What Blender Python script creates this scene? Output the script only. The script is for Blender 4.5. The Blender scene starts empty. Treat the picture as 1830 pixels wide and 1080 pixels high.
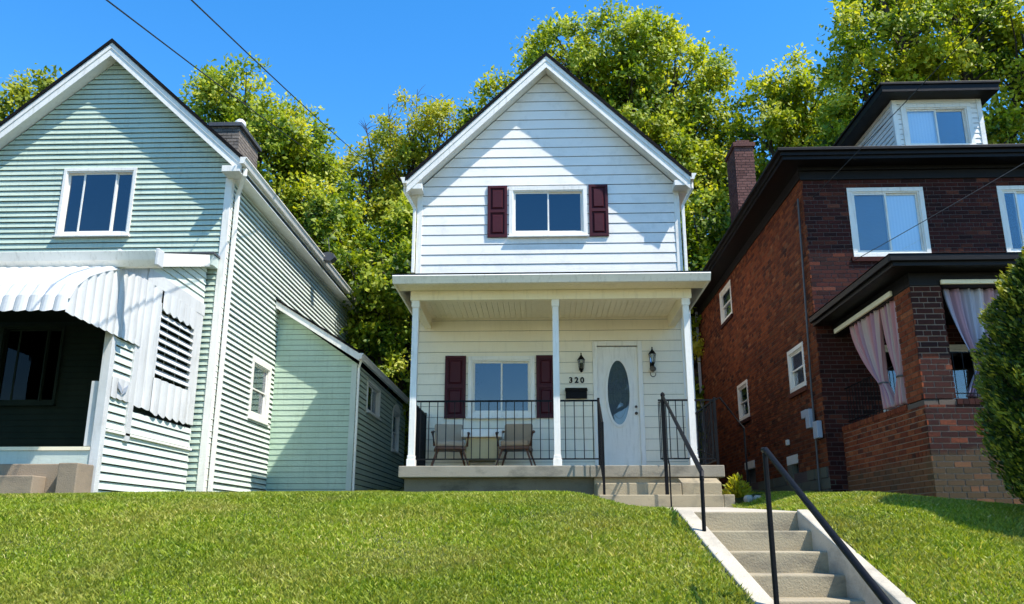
import bpy, bmesh, math, random
import numpy as np
from mathutils import Vector, Matrix
random.seed(7); rng = np.random.default_rng(7)
S = bpy.context.scene; C = S.collection
# ------------------------------------------------------------------ camera
cam = bpy.data.cameras.new('camera'); camo = bpy.data.objects.new('camera', cam); C.objects.link(camo)
camo.location = (0, 0, 1.6)
camo.rotation_euler = (math.radians(90 + 15.2), 0, math.radians(2.0))
cam.sensor_width = 36; cam.lens = 1507 / 1830 * 36; cam.clip_end = 1500; cam.clip_start = .05
S.camera = camo
# ------------------------------------------------------------------ light
SUN = Vector((.63, -.35, 1.14)).normalized()
w = bpy.data.worlds.new('World'); S.world = w; w.use_nodes = True
nt = w.node_tree; bg = nt.nodes['Background']
sky = nt.nodes.new('ShaderNodeTexSky'); sky.sky_type = 'NISHITA'; sky.sun_disc = False
sky.sun_elevation = math.asin(SUN.z); sky.sun_rotation = math.atan2(SUN.x, SUN.y)
sky.air_density = 1.0; sky.dust_density = .05; sky.ozone_density = 3.0
hs = nt.nodes.new('ShaderNodeHueSaturation'); hs.inputs['Saturation'].default_value = 1.34; hs.inputs['Value'].default_value = 1.0
nt.links.new(sky.outputs[0], hs.inputs['Color']); nt.links.new(hs.outputs[0], bg.inputs[0])
bg.inputs[1].default_value = .15
sl = bpy.data.lights.new('sun', 'SUN'); sl.energy = 3.7; sl.angle = math.radians(.55); sl.color = (1, .955, .88)
so = bpy.data.objects.new('sun', sl); C.objects.link(so); so.rotation_euler = SUN.to_track_quat('Z', 'Y').to_euler(); so.location = (20, -15, 40)
S.view_settings.view_transform = 'Standard'; S.view_settings.look = 'None'
S.view_settings.exposure = 1.08; S.view_settings.gamma = 1.0
# ------------------------------------------------------------------ materials
def newmat(name):
    m = bpy.data.materials.new(name); m.use_nodes = True
    return m, m.node_tree, m.node_tree.nodes['Principled BSDF']
def N(t, kind, **kw):
    n = t.nodes.new(kind)
    for k, v in kw.items():
        if k in n.inputs: n.inputs[k].default_value = v
        else: setattr(n, k, v)
    return n
def ramp(t, src, stops):
    r = t.nodes.new('ShaderNodeValToRGB'); e = r.color_ramp.elements
    while len(e) < len(stops): e.new(.5)
    for i, (p, c) in enumerate(stops):
        e[i].position = p; e[i].color = (*c, 1)
    t.links.new(src, r.inputs[0]); return r.outputs[0]
def mixc(t, f, a, b, mode='MIX'):
    m = t.nodes.new('ShaderNodeMix'); m.data_type = 'RGBA'; m.blend_type = mode
    for s, v in ((0, f), (6, a), (7, b)):
        if hasattr(v, 'links') or hasattr(v, 'is_linked'): t.links.new(v, m.inputs[s])
        else: m.inputs[s].default_value = v if s == 0 else (*v, 1)
    return m.outputs[2]
def coords(t, scale=(1, 1, 1)):
    g = t.nodes.new('ShaderNodeNewGeometry'); mp = t.nodes.new('ShaderNodeMapping'); mp.inputs['Scale'].default_value = scale
    t.links.new(g.outputs['Position'], mp.inputs[0]); return mp.outputs[0]
def noise(t, scale, sc=(1, 1, 1), detail=5, rough=.6):
    n = N(t, 'ShaderNodeTexNoise', Scale=scale, Detail=detail, Roughness=rough); t.links.new(coords(t, sc), n.inputs['Vector']); return n.outputs[0]
def bump(t, b, h, dist, strength=1):
    n = N(t, 'ShaderNodeBump', Distance=dist, Strength=strength); t.links.new(h, n.inputs['Height']); t.links.new(n.outputs[0], b.inputs['Normal'])
def paint(name, col, col2=None, rough=.45, dirt=.35, streak=True, spots=False, bumpd=.003, spec=.5):
    """painted metal / vinyl: base colour, low frequency fading, streaky grime"""
    m, t, b = newmat(name)
    col2 = col2 or tuple(c * .8 for c in col)
    a = noise(t, 1.3, detail=6); c = mixc(t, ramp(t, a, [(.35, (0, 0, 0)), (.68, (1, 1, 1))]), col, col2)
    g = noise(t, 3.0, (6, 6, .7) if streak else (1, 1, 1), detail=8, rough=.7)
    c = mixc(t, ramp(t, g, [(.52, (0, 0, 0)), (.75, (dirt,) * 3)]), c, tuple(x * .45 + .01 for x in (col[0] * 1.0, col[1] * .95, col[2] * .85)))
    if spots:
        s = noise(t, 23, (1, 1, 2.5), detail=3)
        c = mixc(t, ramp(t, s, [(.70, (0, 0, 0)), (.74, (.55,) * 3)]), c, (.12, .10, .08))
    t.links.new(c, b.inputs['Base Color']); b.inputs['Roughness'].default_value = rough
    b.inputs['Specular IOR Level'].default_value = spec
    bump(t, b, noise(t, 9, (1, 1, 3)), bumpd)
    return m
M = {}
M['white_siding'] = paint('white_siding', (.88, .83, .75), (.82, .77, .69), .5, .3, streak=False, bumpd=.002)
M['white_trim'] = paint('white_trim', (.87, .83, .74), (.78, .74, .66), .45, .5)
M['white_porch_bounce'] = paint('white_porch_bounce', (.90, .81, .63), (.85, .76, .58), .5, .2, bumpd=.004)  # copy of the white siding with warm bounce light put into the colour
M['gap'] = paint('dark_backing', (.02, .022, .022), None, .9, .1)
M['cream'] = paint('cream_paint', (.90, .80, .58), (.85, .75, .53), .5, .35)
M['white_metal'] = paint('white_metal', (.66, .655, .63), (.55, .54, .52), .45, .6, spots=True)
M['green_siding'] = paint('green_siding', (.53, .61, .485), (.47, .55, .43), .5, .45, spots=True, bumpd=.006)
M['green_sunlit'] = paint('green_sunlit', (.67, .72, .63), (.61, .67, .57), .5, .45, spots=True, bumpd=.006)  # paler copy of the green siding: sunlight put into the colour
M['green_lean'] = paint('green_lean', (.455, .575, .435), (.395, .515, .38), .5, .35, bumpd=.006)
M['green_trim'] = paint('green_trim', (.54, .60, .53), (.46, .53, .46), .5, .4)
M['shutter'] = paint('shutter_maroon', (.060, .006, .011), (.048, .005, .009), .5, .2, spec=.25)
M['black_iron'] = paint('black_iron', (.003, .003, .004), (.005, .005, .006), .55, .3, spec=.15)
M['brown_trim'] = paint('brown_trim', (.007, .005, .0045), (.005, .004, .0035), .5, .2, spec=.2)
M['shingle'] = paint('roof_shingle', (.006, .006, .007), (.012, .011, .011), .95, .3, streak=False, bumpd=.02, spec=.1)
M['grey_box'] = paint('grey_metal', (.42, .46, .52), (.34, .37, .42), .5, .3)
M['dark_metal'] = paint('dark_metal', (.06, .06, .065), (.1, .1, .1), .5, .5)
M['wood'] = paint('chair_wood', (.16, .055, .018), (.10, .035, .012), .5, .3)
M['cushion'] = paint('cushion', (.44, .29, .17), (.36, .24, .14), .9, .2, streak=False)
M['cushion_b'] = paint('cushion_grey', (.46, .35, .24), (.38, .29, .2), .9, .2, streak=False)
M['tan'] = paint('tan_board', (.60, .45, .22), (.52, .38, .18), .7, .3)
M['brass'] = paint('bronze', (.05, .04, .03), (.09, .07, .05), .35, .2)
M['ball'] = paint('white_ball', (.8, .8, .78), None, .5, .2)
M['interior'] = paint('porch_interior_shade', (.035, .05, .036), (.025, .038, .028), .9, .4, spec=.1)  # deep porch shade put into a near-black green
M['bark'] = paint('bark', (.055, .042, .032), (.035, .027, .02), .95, .5, bumpd=.03)
M['wire'] = paint('wire_black', (.015, .02, .022), None, .6, .1)
def concrete(name, c1, c2, stain=(.09, .08, .065), s=.55):
    m, t, b = newmat(name)
    c = mixc(t, noise(t, 2.2, detail=8), c1, c2)
    c = mixc(t, ramp(t, noise(t, 1.6, (1, 1, 2.2), 9, .7), [(.5, (0, 0, 0)), (.72, (s,) * 3)]), c, stain)
    c = mixc(t, ramp(t, noise(t, 120, detail=3), [(.35, (.25,) * 3), (.5, (0, 0, 0))]), c, tuple(x * .4 for x in c1))
    t.links.new(c, b.inputs['Base Color']); b.inputs['Roughness'].default_value = .9
    bump(t, b, noise(t, 60, detail=8), .006)
    return m
M['concrete'] = concrete('concrete', (.42, .345, .22), (.30, .245, .155), s=.8)
M['concrete_light'] = concrete('concrete_light', (.56, .49, .37), (.42, .36, .27), s=.55)
M['slab'] = concrete('porch_slab_concrete', (.36, .32, .24), (.24, .21, .16), (.08, .075, .06), .85)
M['found'] = concrete('foundation_concrete', (.22, .18, .12), (.13, .105, .07), (.035, .032, .02), .8)
M['tanstone'] = concrete('tan_stone', (.36, .27, .18), (.25, .19, .13))
M['greenstone'] = concrete('mossy_stone', (.13, .13, .09), (.09, .09, .065))
M['mortar'] = concrete('mortar', (.13, .09, .065), (.08, .06, .045))
M['mortar_dark'] = concrete('mortar_dark', (.11, .075, .068), (.07, .05, .045))
M['mortar_light'] = concrete('mortar_light', (.30, .22, .165), (.22, .16, .12))
def brickmat(name, stops, rough=.85, moss=None):
    m, t, b = newmat(name)
    at = N(t, 'ShaderNodeAttribute', attribute_name='rnd'); oi = t.nodes.new('ShaderNodeObjectInfo')
    ad = N(t, 'ShaderNodeMath', operation='ADD'); t.links.new(at.outputs['Fac'], ad.inputs[0]); t.links.new(oi.outputs['Random'], ad.inputs[1])
    fr = N(t, 'ShaderNodeMath', operation='FRACT'); t.links.new(ad.outputs[0], fr.inputs[0])
    c = ramp(t, fr.outputs[0], stops)
    c = mixc(t, .55, c, mixc(t, ramp(t, noise(t, .8, detail=6), [(.3, (0, 0, 0)), (.7, (1, 1, 1))]), (.62, .60, .60), (1.3, 1.25, 1.2)), 'MULTIPLY')
    c = mixc(t, ramp(t, noise(t, 35, detail=5), [(.45, (0, 0, 0)), (.75, (.7,) * 3)]), c, (.02, .012, .01))
    if moss:
        g = t.nodes.new('ShaderNodeNewGeometry'); sx = t.nodes.new('ShaderNodeSeparateXYZ'); t.links.new(g.outputs['Position'], sx.inputs[0])
        ng = N(t, 'ShaderNodeMath', operation='MULTIPLY_ADD'); t.links.new(noise(t, 1.5), ng.inputs[0]); ng.inputs[1].default_value = -.5; t.links.new(sx.outputs['Z'], ng.inputs[2])
        mr = N(t, 'ShaderNodeMapRange'); t.links.new(ng.outputs[0], mr.inputs[0]); mr.inputs[1].default_value = moss; mr.inputs[2].default_value = moss + .12; mr.inputs[3].default_value = .38; mr.inputs[4].default_value = 0
        c = mixc(t, mr.outputs[0], c, (.13, .11, .055))
    t.links.new(c, b.inputs['Base Color']); b.inputs['Roughness'].default_value = rough; b.inputs['Specular IOR Level'].default_value = .15
    bump(t, b, noise(t, 80, detail=6), .004)
    return m
M['brick_side'] = brickmat('brick_orange', [(0, (.095, .022, .010)), (.35, (.17, .042, .015)), (.7, (.25, .068, .022)), (.93, (.05, .015, .010)), (1, (.32, .12, .05))])
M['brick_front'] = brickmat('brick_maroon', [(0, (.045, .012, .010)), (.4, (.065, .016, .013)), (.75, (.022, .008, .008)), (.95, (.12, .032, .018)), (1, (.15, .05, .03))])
M['brick_porch'] = brickmat('brick_porch', [(0, (.16, .035, .016)), (.4, (.24, .055, .020)), (.75, (.29, .08, .03)), (.92, (.07, .02, .014)), (1, (.36, .11, .04))], moss=2.22)
M['brick_pier'] = brickmat('brick_pier', [(0, (.045, .015, .012)), (.4, (.06, .018, .013)), (.8, (.03, .012, .011)), (.95, (.15, .04, .02)), (1, (.2, .06, .03))], moss=2.22)
M['brick_chimney'] = brickmat('brick_chimney', [(0, (.13, .06, .05)), (.5, (.18, .085, .07)), (1, (.22, .11, .09))])
M['brick_grey'] = brickmat('brick_grey', [(0, (.17, .15, .13)), (.5, (.23, .2, .17)), (1, (.28, .24, .2))])
def glass(name, tint=(1, 1, 1), f=1.0):
    m, t, b = newmat(name); t.nodes.remove(b)
    tr = N(t, 'ShaderNodeBsdfTransparent'); tr.inputs[0].default_value = (*tint, 1)
    gl = N(t, 'ShaderNodeBsdfGlossy'); gl.inputs['Roughness'].default_value = .015; gl.inputs[0].default_value = (.95, .97, 1, 1)
    fr = N(t, 'ShaderNodeFresnel', IOR=1.55); mu = N(t, 'ShaderNodeMath', operation='MULTIPLY_ADD'); mu.use_clamp = True
    t.links.new(fr.outputs[0], mu.inputs[0]); mu.inputs[1].default_value = f; mu.inputs[2].default_value = .03 * min(f, 1.2)
    mx = N(t, 'ShaderNodeMixShader'); t.links.new(mu.outputs[0], mx.inputs[0]); t.links.new(tr.outputs[0], mx.inputs[1]); t.links.new(gl.outputs[0], mx.inputs[2])
    bp = N(t, 'ShaderNodeBump', Distance=.004); t.links.new(noise(t, 1.1, detail=1), bp.inputs['Height']); t.links.new(bp.outputs[0], gl.inputs['Normal'])
    t.links.new(mx.outputs[0], t.nodes['Material Output'].inputs[0]); return m
M['glass'] = glass('window_glass', (.93, .97, 1.0), .8)
M['glass_dark'] = glass('dark_glass', (.30, .36, .42), 1.25)
M['glass_dim'] = glass('dimmed_glass', (.2, .22, .22), .15)  # dark tint and cut reflection: porch shade put into this pane
def fabric(name, stripes):
    m, t, b = newmat(name)
    at = N(t, 'ShaderNodeAttribute', attribute_name='uu')
    c = ramp(t, at.outputs['Fac'], stripes)
    t.links.new(c, b.inputs['Base Color']); b.inputs['Roughness'].default_value = .95
    return m
PK = (.52, .22, .22); CRM = (.50, .36, .31); MV = (.40, .22, .27); GY = (.34, .34, .42)
M['curtain'] = fabric('striped_curtain', [(0, PK), (.10, CRM), (.2, PK), (.3, MV), (.42, CRM), (.55, CRM), (.66, PK), (.78, MV), (.9, CRM), (1, PK)])
M['curtain_mauve'] = fabric('mauve_curtain', [(0, GY), (.15, MV), (.3, GY), (.45, (.52, .5, .56)), (.6, MV), (.75, GY), (.9, (.5, .42, .5)), (1, GY)])
m, t, b = newmat('blind'); M['blind'] = m
wv = N(t, 'ShaderNodeTexWave', Scale=5.5); t.links.new(coords(t), wv.inputs['Vector'])
t.links.new(mixc(t, wv.outputs['Fac'], (.78, .86, .90), (.86, .92, .95)), b.inputs['Base Color']); b.inputs['Roughness'].default_value = .8
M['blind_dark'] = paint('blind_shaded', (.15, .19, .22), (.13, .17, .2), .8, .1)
def leafmat(name, stops, transl=.45, patch=None):
    m, t, b = newmat(name); t.nodes.remove(b)
    at = N(t, 'ShaderNodeAttribute', attribute_name='rnd')
    c = ramp(t, at.outputs['Fac'], stops)
    if patch: c = mixc(t, ramp(t, noise(t, *patch[0]), patch[1]), c, patch[2])
    d = N(t, 'ShaderNodeBsdfPrincipled'); d.inputs['Roughness'].default_value = .5; d.inputs['Specular IOR Level'].default_value = .35
    tl = N(t, 'ShaderNodeBsdfTranslucent'); t.links.new(c, d.inputs['Base Color'])
    t.links.new(mixc(t, 1.0, c, (1.45, 1.35, .55), 'MULTIPLY'), tl.inputs[0])
    mx = N(t, 'ShaderNodeMixShader', Fac=transl); t.links.new(d.outputs[0], mx.inputs[1]); t.links.new(tl.outputs[0], mx.inputs[2])
    t.links.new(mx.outputs[0], t.nodes['Material Output'].inputs[0]); return m
M['came'] = paint('lead_came', (.10, .12, .13), None, .5, .2)
M['leaf'] = leafmat('maple_leaf', [(0, (.028, .072, .006)), (.26, (.12, .20, .010)), (.58, (.31, .38, .018)), (1, (.56, .55, .07))])
M['leaf_y'] = leafmat('young_leaf', [(0, (.08, .13, .01)), (.35, (.22, .27, .014)), (.7, (.38, .39, .02)), (1, (.54, .49, .06))])
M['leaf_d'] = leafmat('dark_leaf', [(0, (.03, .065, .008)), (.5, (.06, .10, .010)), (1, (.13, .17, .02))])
M['cedar'] = leafmat('cedar_spray', [(0, (.006, .020, .003)), (.4, (.03, .065, .006)), (.75, (.11, .16, .012)), (1, (.32, .32, .03))], .2)
M['grass'] = leafmat('grass_blade', [(0, (.09, .16, .008)), (.35, (.23, .31, .014)), (.7, (.36, .41, .03)), (.86, (.54, .50, .11)), (1, (.70, .60, .26))], .35,
                     ((1.1, (1, 1.6, 1), 7, .65), [(.42, (0, 0, 0)), (.68, (.62,) * 3)], (.36, .31, .08)))
m, t, b = newmat('soil_turf'); M['turf'] = m
t.links.new(mixc(t, noise(t, 14, detail=8), (.035, .06, .010), (.10, .11, .03)), b.inputs['Base Color']); b.inputs['Roughness'].default_value = 1; bump(t, b, noise(t, 40, detail=6), .03)
M['asphalt'] = concrete('asphalt', (.05, .05, .05), (.06, .06, .058))
# ------------------------------------------------------------------ mesh tools
class MB:
    def __init__(s): s.v = []; s.f = []
    def add(s, vs, fs):
        o = len(s.v); s.v += [tuple(p) for p in vs]; s.f += [tuple(i + o for i in f) for f in fs]; return s
    def box(s, x0, x1, y0, y1, z0, z1):
        return s.add([(x0, y0, z0), (x1, y0, z0), (x1, y1, z0), (x0, y1, z0), (x0, y0, z1), (x1, y0, z1), (x1, y1, z1), (x0, y1, z1)],
                     [(0, 3, 2, 1), (4, 5, 6, 7), (0, 1, 5, 4), (1, 2, 6, 5), (2, 3, 7, 6), (3, 0, 4, 7)])
    def prism(s, poly, vec):
        """closed polygon (3-D points) swept along vec"""
        n = len(poly); v = Vector(vec); P = [Vector(p) for p in poly]
        return s.add([*P, *[p + v for p in P]], [tuple(range(n))[::-1], tuple(range(n, 2 * n))] + [(i, (i + 1) % n, n + (i + 1) % n, n + i) for i in range(n)])
    def tube(s, pts, r, n=8, cap=True):
        pts = [Vector(p) for p in pts]; rs = r if isinstance(r, (list, tuple)) else [r] * len(pts)
        rings = []
        for i, p in enumerate(pts):
            d = (pts[min(i + 1, len(pts) - 1)] - pts[max(i - 1, 0)]).normalized()
            a = d.cross(Vector((0, 0, 1)) if abs(d.z) < .95 else Vector((0, 1, 0))).normalized(); b = d.cross(a)
            rings.append([p + (a * math.cos(2 * math.pi * k / n + math.pi / n) + b * math.sin(2 * math.pi * k / n + math.pi / n)) * rs[i] for k in range(n)])
        o = [q for rr in rings for q in rr]; fs = []
        for i in range(len(pts) - 1):
            for k in range(n): fs.append((i * n + k, i * n + (k + 1) % n, (i + 1) * n + (k + 1) % n, (i + 1) * n + k))
        if cap: fs += [tuple(range(n))[::-1], tuple((len(pts) - 1) * n + k for k in range(n))]
        return s.add(o, fs)
    def lathe(s, c, prof, n=16, sx=1, sy=1):
        o = []
        for r, z in prof: o += [(c[0] + r * sx * math.cos(2 * math.pi * k / n), c[1] + r * sy * math.sin(2 * math.pi * k / n), c[2] + z) for k in range(n)]
        fs = []
        for i in range(len(prof) - 1):
            for k in range(n): fs.append((i * n + k, i * n + (k + 1) % n, (i + 1) * n + (k + 1) % n, (i + 1) * n + k))
        fs += [tuple(range(n))[::-1], tuple((len(prof) - 1) * n + k for k in range(n))]
        return s.add(o, fs)
    def build(s, name, mat, parent=None, bevel=0, smooth=False, loc=None):
        me = bpy.data.meshes.new(name); me.from_pydata(s.v, [], s.f); me.update()
        bm = bmesh.new(); bm.from_mesh(me); bmesh.ops.recalc_face_normals(bm, faces=bm.faces)
        bm.to_mesh(me); bm.free()
        me.materials.append(M[mat] if isinstance(mat, str) else mat)
        if smooth: me.shade_smooth()
        o = bpy.data.objects.new(name, me); C.objects.link(o)
        if bevel:
            md = o.modifiers.new('bevel', 'BEVEL'); md.width = bevel; md.segments = 2; md.limit_method = 'ANGLE'
        if parent: setpar(o, parent)
        return o
def setpar(o, p):
    o.parent = p
    o.matrix_parent_inverse = Matrix.Translation(-p.location) if p.type == 'EMPTY' else Matrix.Identity(4)
def tag(o, label=None, cat=None, group=None, kind=None):
    for k, v in (('label', label), ('category', cat), ('group', group), ('kind', kind)):
        if v: o[k] = v
    return o
def thing(name, label, cat, loc, group=None):
    o = bpy.data.objects.new(name, None); C.objects.link(o); o.location = loc; o.empty_display_size = .2
    return tag(o, label, cat, group)
class PL:
    """a wall plane: u along the wall, z up, n outwards"""
    def __init__(s, o, ud, nd): s.o = Vector(o); s.u = Vector(ud); s.n = Vector(nd)
    def p(s, u, z, n=0): return s.o + s.u * u + s.n * n + Vector((0, 0, z))
    def box(s, mb, u0, u1, z0, z1, n0, n1):
        P = [s.p(u, z, n) for z in (z0, z1) for n in (n0, n1) for u in (u0, u1)]
        return mb.add(P, [(0, 1, 3, 2), (4, 6, 7, 5), (0, 4, 5, 1), (2, 3, 7, 6), (0, 2, 6, 4), (1, 5, 7, 3)])
    def ext(s, mb, poly, n0, n1f):
        """polygon [(u,z)] from depth n0 to n1f(z)"""
        k = len(poly); a = [s.p(u, z, n0) for u, z in poly]; b = [s.p(u, z, n1f(z)) for u, z in poly]
        return mb.add(a + b, [tuple(range(k)), tuple(range(k, 2 * k))[::-1]] + [(i, (i + 1) % k, k + (i + 1) % k, k + i) for i in range(k)])
def clip(poly, a, b, c):
    """keep a*u + b*z <= c"""
    out = []
    for i in range(len(poly)):
        p, q = poly[i], poly[(i + 1) % len(poly)]; dp = a * p[0] + b * p[1] - c; dq = a * q[0] + b * q[1] - c
        if dp <= 0: out.append(p)
        if dp * dq < 0: t_ = dp / (dp - dq); out.append((p[0] + t_ * (q[0] - p[0]), p[1] + t_ * (q[1] - p[1])))
    return out
def cliprect(poly, u0, u1, z0, z1):
    for a, b, c in ((-1, 0, -u0), (1, 0, u1), (0, -1, -z0), (0, 1, z1)):
        poly = clip(poly, a, b, c)
        if len(poly) < 3: return None
    A = sum(poly[i][0] * poly[(i + 1) % len(poly)][1] - poly[(i + 1) % len(poly)][0] * poly[i][1] for i in range(len(poly)))
    return poly if abs(A) > 2e-5 else None
def cells(outline, z0, z1, holes):
    """pieces of outline within z0..z1 less holes; groups = separate boards"""
    us = [p[0] for p in outline]; umin, umax = min(us), max(us)
    hs = sorted([h for h in holes if h[2] < z1 - 1e-4 and h[3] > z0 + 1e-4])
    groups = [[]]; cu = umin
    for h in hs:
        p = cliprect(outline, cu, h[0], z0, z1)
        if p: groups[-1].append(p)
        part = False
        if h[2] > z0 + 1e-3:
            p = cliprect(outline, h[0], h[1], z0, h[2]); part = True
            if p: groups[-1].append(p)
        if h[3] < z1 - 1e-3:
            p = cliprect(outline, h[0], h[1], h[3], z1); part = True
            if p: groups[-1].append(p)
        if not part: groups.append([])
        cu = h[1]
    p = cliprect(outline, cu, umax, z0, z1)
    if p: groups[-1].append(p)
    return [g for g in groups if g]
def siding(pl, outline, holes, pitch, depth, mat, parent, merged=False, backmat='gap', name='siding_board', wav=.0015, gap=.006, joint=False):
    z0 = min(p[1] for p in outline); z1 = max(p[1] for p in outline); z = z0; allmb = MB()
    while z < z1 - .01:
        zt = min(z + pitch, z1)
        for g in cells(outline, z + gap, zt, holes):
            j = random.uniform(-wav, wav); sets = [g]
            if joint and len(g) == 1 and max(p[0] for p in g[0]) - min(p[0] for p in g[0]) > 2.6:
                u_ = joint[int((z - z0) / pitch + .5) % len(joint)]; a_ = min(p[0] for p in g[0]); b_ = max(p[0] for p in g[0])
                ha = cliprect(g[0], a_, u_ - .0015, z, zt); hb = cliprect(g[0], u_ + .0015, b_, z, zt)
                if ha and hb: sets = [[ha], [hb]]
            for g_ in sets:
                mb = allmb if merged else MB(); tl = random.uniform(-wav, wav) * .8; uc = sum(p[0] for p in g_[0]) / len(g_[0])
                for poly in g_:
                    k = len(poly); a1 = [pl.p(u, q, -.004) for u, q in poly]
                    b1 = [pl.p(u, q + tl * (u - uc) * .35, (depth + j) * max(.0, 1 - (q - z) / pitch) + .0015) for u, q in poly]
                    mb.add(a1 + b1, [tuple(range(k)), tuple(range(k, 2 * k))[::-1]] + [(i, (i + 1) % k, k + (i + 1) % k, k + i) for i in range(k)])
                if not merged: mb.build(name, mat, parent)
        z = zt
    if merged: tag(allmb.build('siding', mat, parent), kind='stuff')
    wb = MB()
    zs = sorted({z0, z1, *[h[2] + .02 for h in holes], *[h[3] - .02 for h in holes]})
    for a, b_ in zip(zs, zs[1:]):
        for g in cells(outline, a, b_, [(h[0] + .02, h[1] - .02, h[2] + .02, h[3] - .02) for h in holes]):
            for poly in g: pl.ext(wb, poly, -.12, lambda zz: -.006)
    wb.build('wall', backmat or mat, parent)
BR = []      # every brick: (house, plane, u0, u1, z0, z1, material, proud)
def bricks(pl, outline, holes, mat, parent, mortar, phase=0, wall=True, zbase=None, recess=.007):
    z0 = min(p[1] for p in outline); z1 = max(p[1] for p in outline); pitch = .0752
    z = zbase if zbase is not None else z0; k = 0
    while z < z1 - .02:
        a, b_ = max(z, z0), min(z + pitch - .0135, z1)
        if b_ - a > .015:
            hd = (k % 6 == 5); L = .1095 if hd else .219; off = (.11 * (k % 2) + .055 * hd + phase)
            for g in cells(outline, a, b_, holes):
                for poly in g:
                    uu = [p[0] for p in poly]; u0, u1 = min(uu), max(uu); zz = [p[1] for p in poly]
                    if max(zz) - min(zz) < .012: continue
                    i0 = math.floor((u0 - off) / L); i1 = math.ceil((u1 - off) / L)
                    for i in range(i0, i1):
                        x0 = max(u0, i * L + off + .0065) if i * L + off > u0 - .0055 else u0
                        x1 = min(u1, (i + 1) * L + off - .0065)
                        if x1 - x0 > .02: BR.append((parent, pl, x0, x1, min(zz), max(zz), mat, random.uniform(-.0015, .002)))
        z += pitch; k += 1
    if wall:
        wb = MB(); zs = sorted({z0, z1, *[h[2] + .01 for h in holes], *[h[3] - .01 for h in holes]})
        outline = cliprect(outline, min(p[0] for p in outline) + .012, max(p[0] for p in outline) - .012, z0, z1)
        for a, b_ in zip(zs, zs[1:]):
            for g in cells(outline, a, b_, [(h[0] + .01, h[1] - .01, h[2] + .01, h[3] - .01) for h in holes]):
                for poly in g: pl.ext(wb, poly, -.14, lambda zz: -recess)
        wb.build('mortar_wall', mortar, parent)
def finish_bricks(parent, keep=300):
    mine = [b for b in BR if b[0] is parent]; cp = Vector((0, 0, 1.6)); sc = []
    for i, b in enumerate(mine):
        c = b[1].p((b[2] + b[3]) / 2, (b[4] + b[5]) / 2); d = cp - c; L = d.length
        vis = c.z > 1.9 + .0 * c.y and abs(c.x / max(c.y, .1)) < .6
        sc.append((-(b[3] - b[2]) * (b[5] - b[4]) * max(0, d.dot(b[1].n)) / L ** 3 if vis else 0, i))
    sc.sort(); top = {i for s_, i in sc[:keep] if s_ < 0}; cache = {}; rest = {}
    for i, (pa, pl, u0, u1, z0, z1, mat, pr) in enumerate(mine):
        if i in top:
            key = (id(pl), round(u1 - u0, 2), round(z1 - z0, 2), mat)
            if key not in cache:
                mb = MB(); h = (u1 - u0) / 2; q = (z1 - z0) / 2; o0 = pl.o; pl.o = Vector((0, 0, 0)); pl.box(mb, -h, h, -q, q, -.05, 0); pl.o = o0
                o = mb.build('brick', mat, None); cache[key] = o.data; bpy.data.objects.remove(o)
            o = bpy.data.objects.new('brick', cache[key]); C.objects.link(o); setpar(o, parent)
            o.location = pl.p((u0 + u1) / 2, (z0 + z1) / 2, pr)
            o.rotation_euler = (random.uniform(-.006, .006), random.uniform(-.006, .006), random.uniform(-.006, .006))
        else:
            r = rest.setdefault(mat, ([], [], [])); o_ = len(r[0])
            for z, n in ((z0, -.02), (z0, pr), (z1, pr), (z1, -.02)):
                for u in (u0, u1): r[0].append(tuple(pl.p(u, z, n)))
            r[1].extend([(o_, o_ + 1, o_ + 3, o_ + 2), (o_ + 2, o_ + 3, o_ + 5, o_ + 4), (o_ + 4, o_ + 5, o_ + 7, o_ + 6), (o_, o_ + 2, o_ + 4, o_ + 6), (o_ + 1, o_ + 7, o_ + 5, o_ + 3)])
            r[2].extend([random.random()] * 5)
    if rest:
        vs, fs, rv, mats, mi = [], [], [], [], []
        for k, (mat, (v, f, c)) in enumerate(rest.items()):
            o_ = len(vs); vs += v; fs += [tuple(i + o_ for i in q) for q in f]; rv += c; mats.append(mat); mi += [k] * len(f)
        me = bpy.data.meshes.new('brickwork'); me.from_pydata(vs, [], fs)
        for mt in mats: me.materials.append(M[mt])
        me.polygons.foreach_set('material_index', mi)
        a = me.attributes.new('rnd', 'FLOAT', 'FACE'); a.data.foreach_set('value', rv)
        o = bpy.data.objects.new('brickwork', me); C.objects.link(o); setpar(o, parent); o['kind'] = 'stuff'
def framebox(pl, mb, u0, u1, z0, z1, w_, n0, n1):
    pl.box(mb, u0, u1, z1 - w_, z1, n0, n1); pl.box(mb, u0, u1, z0, z0 + w_, n0, n1)
    pl.box(mb, u0, u0 + w_, z0 + w_, z1 - w_, n0, n1); pl.box(mb, u1 - w_, u1, z0 + w_, z1 - w_, n0, n1)
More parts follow.
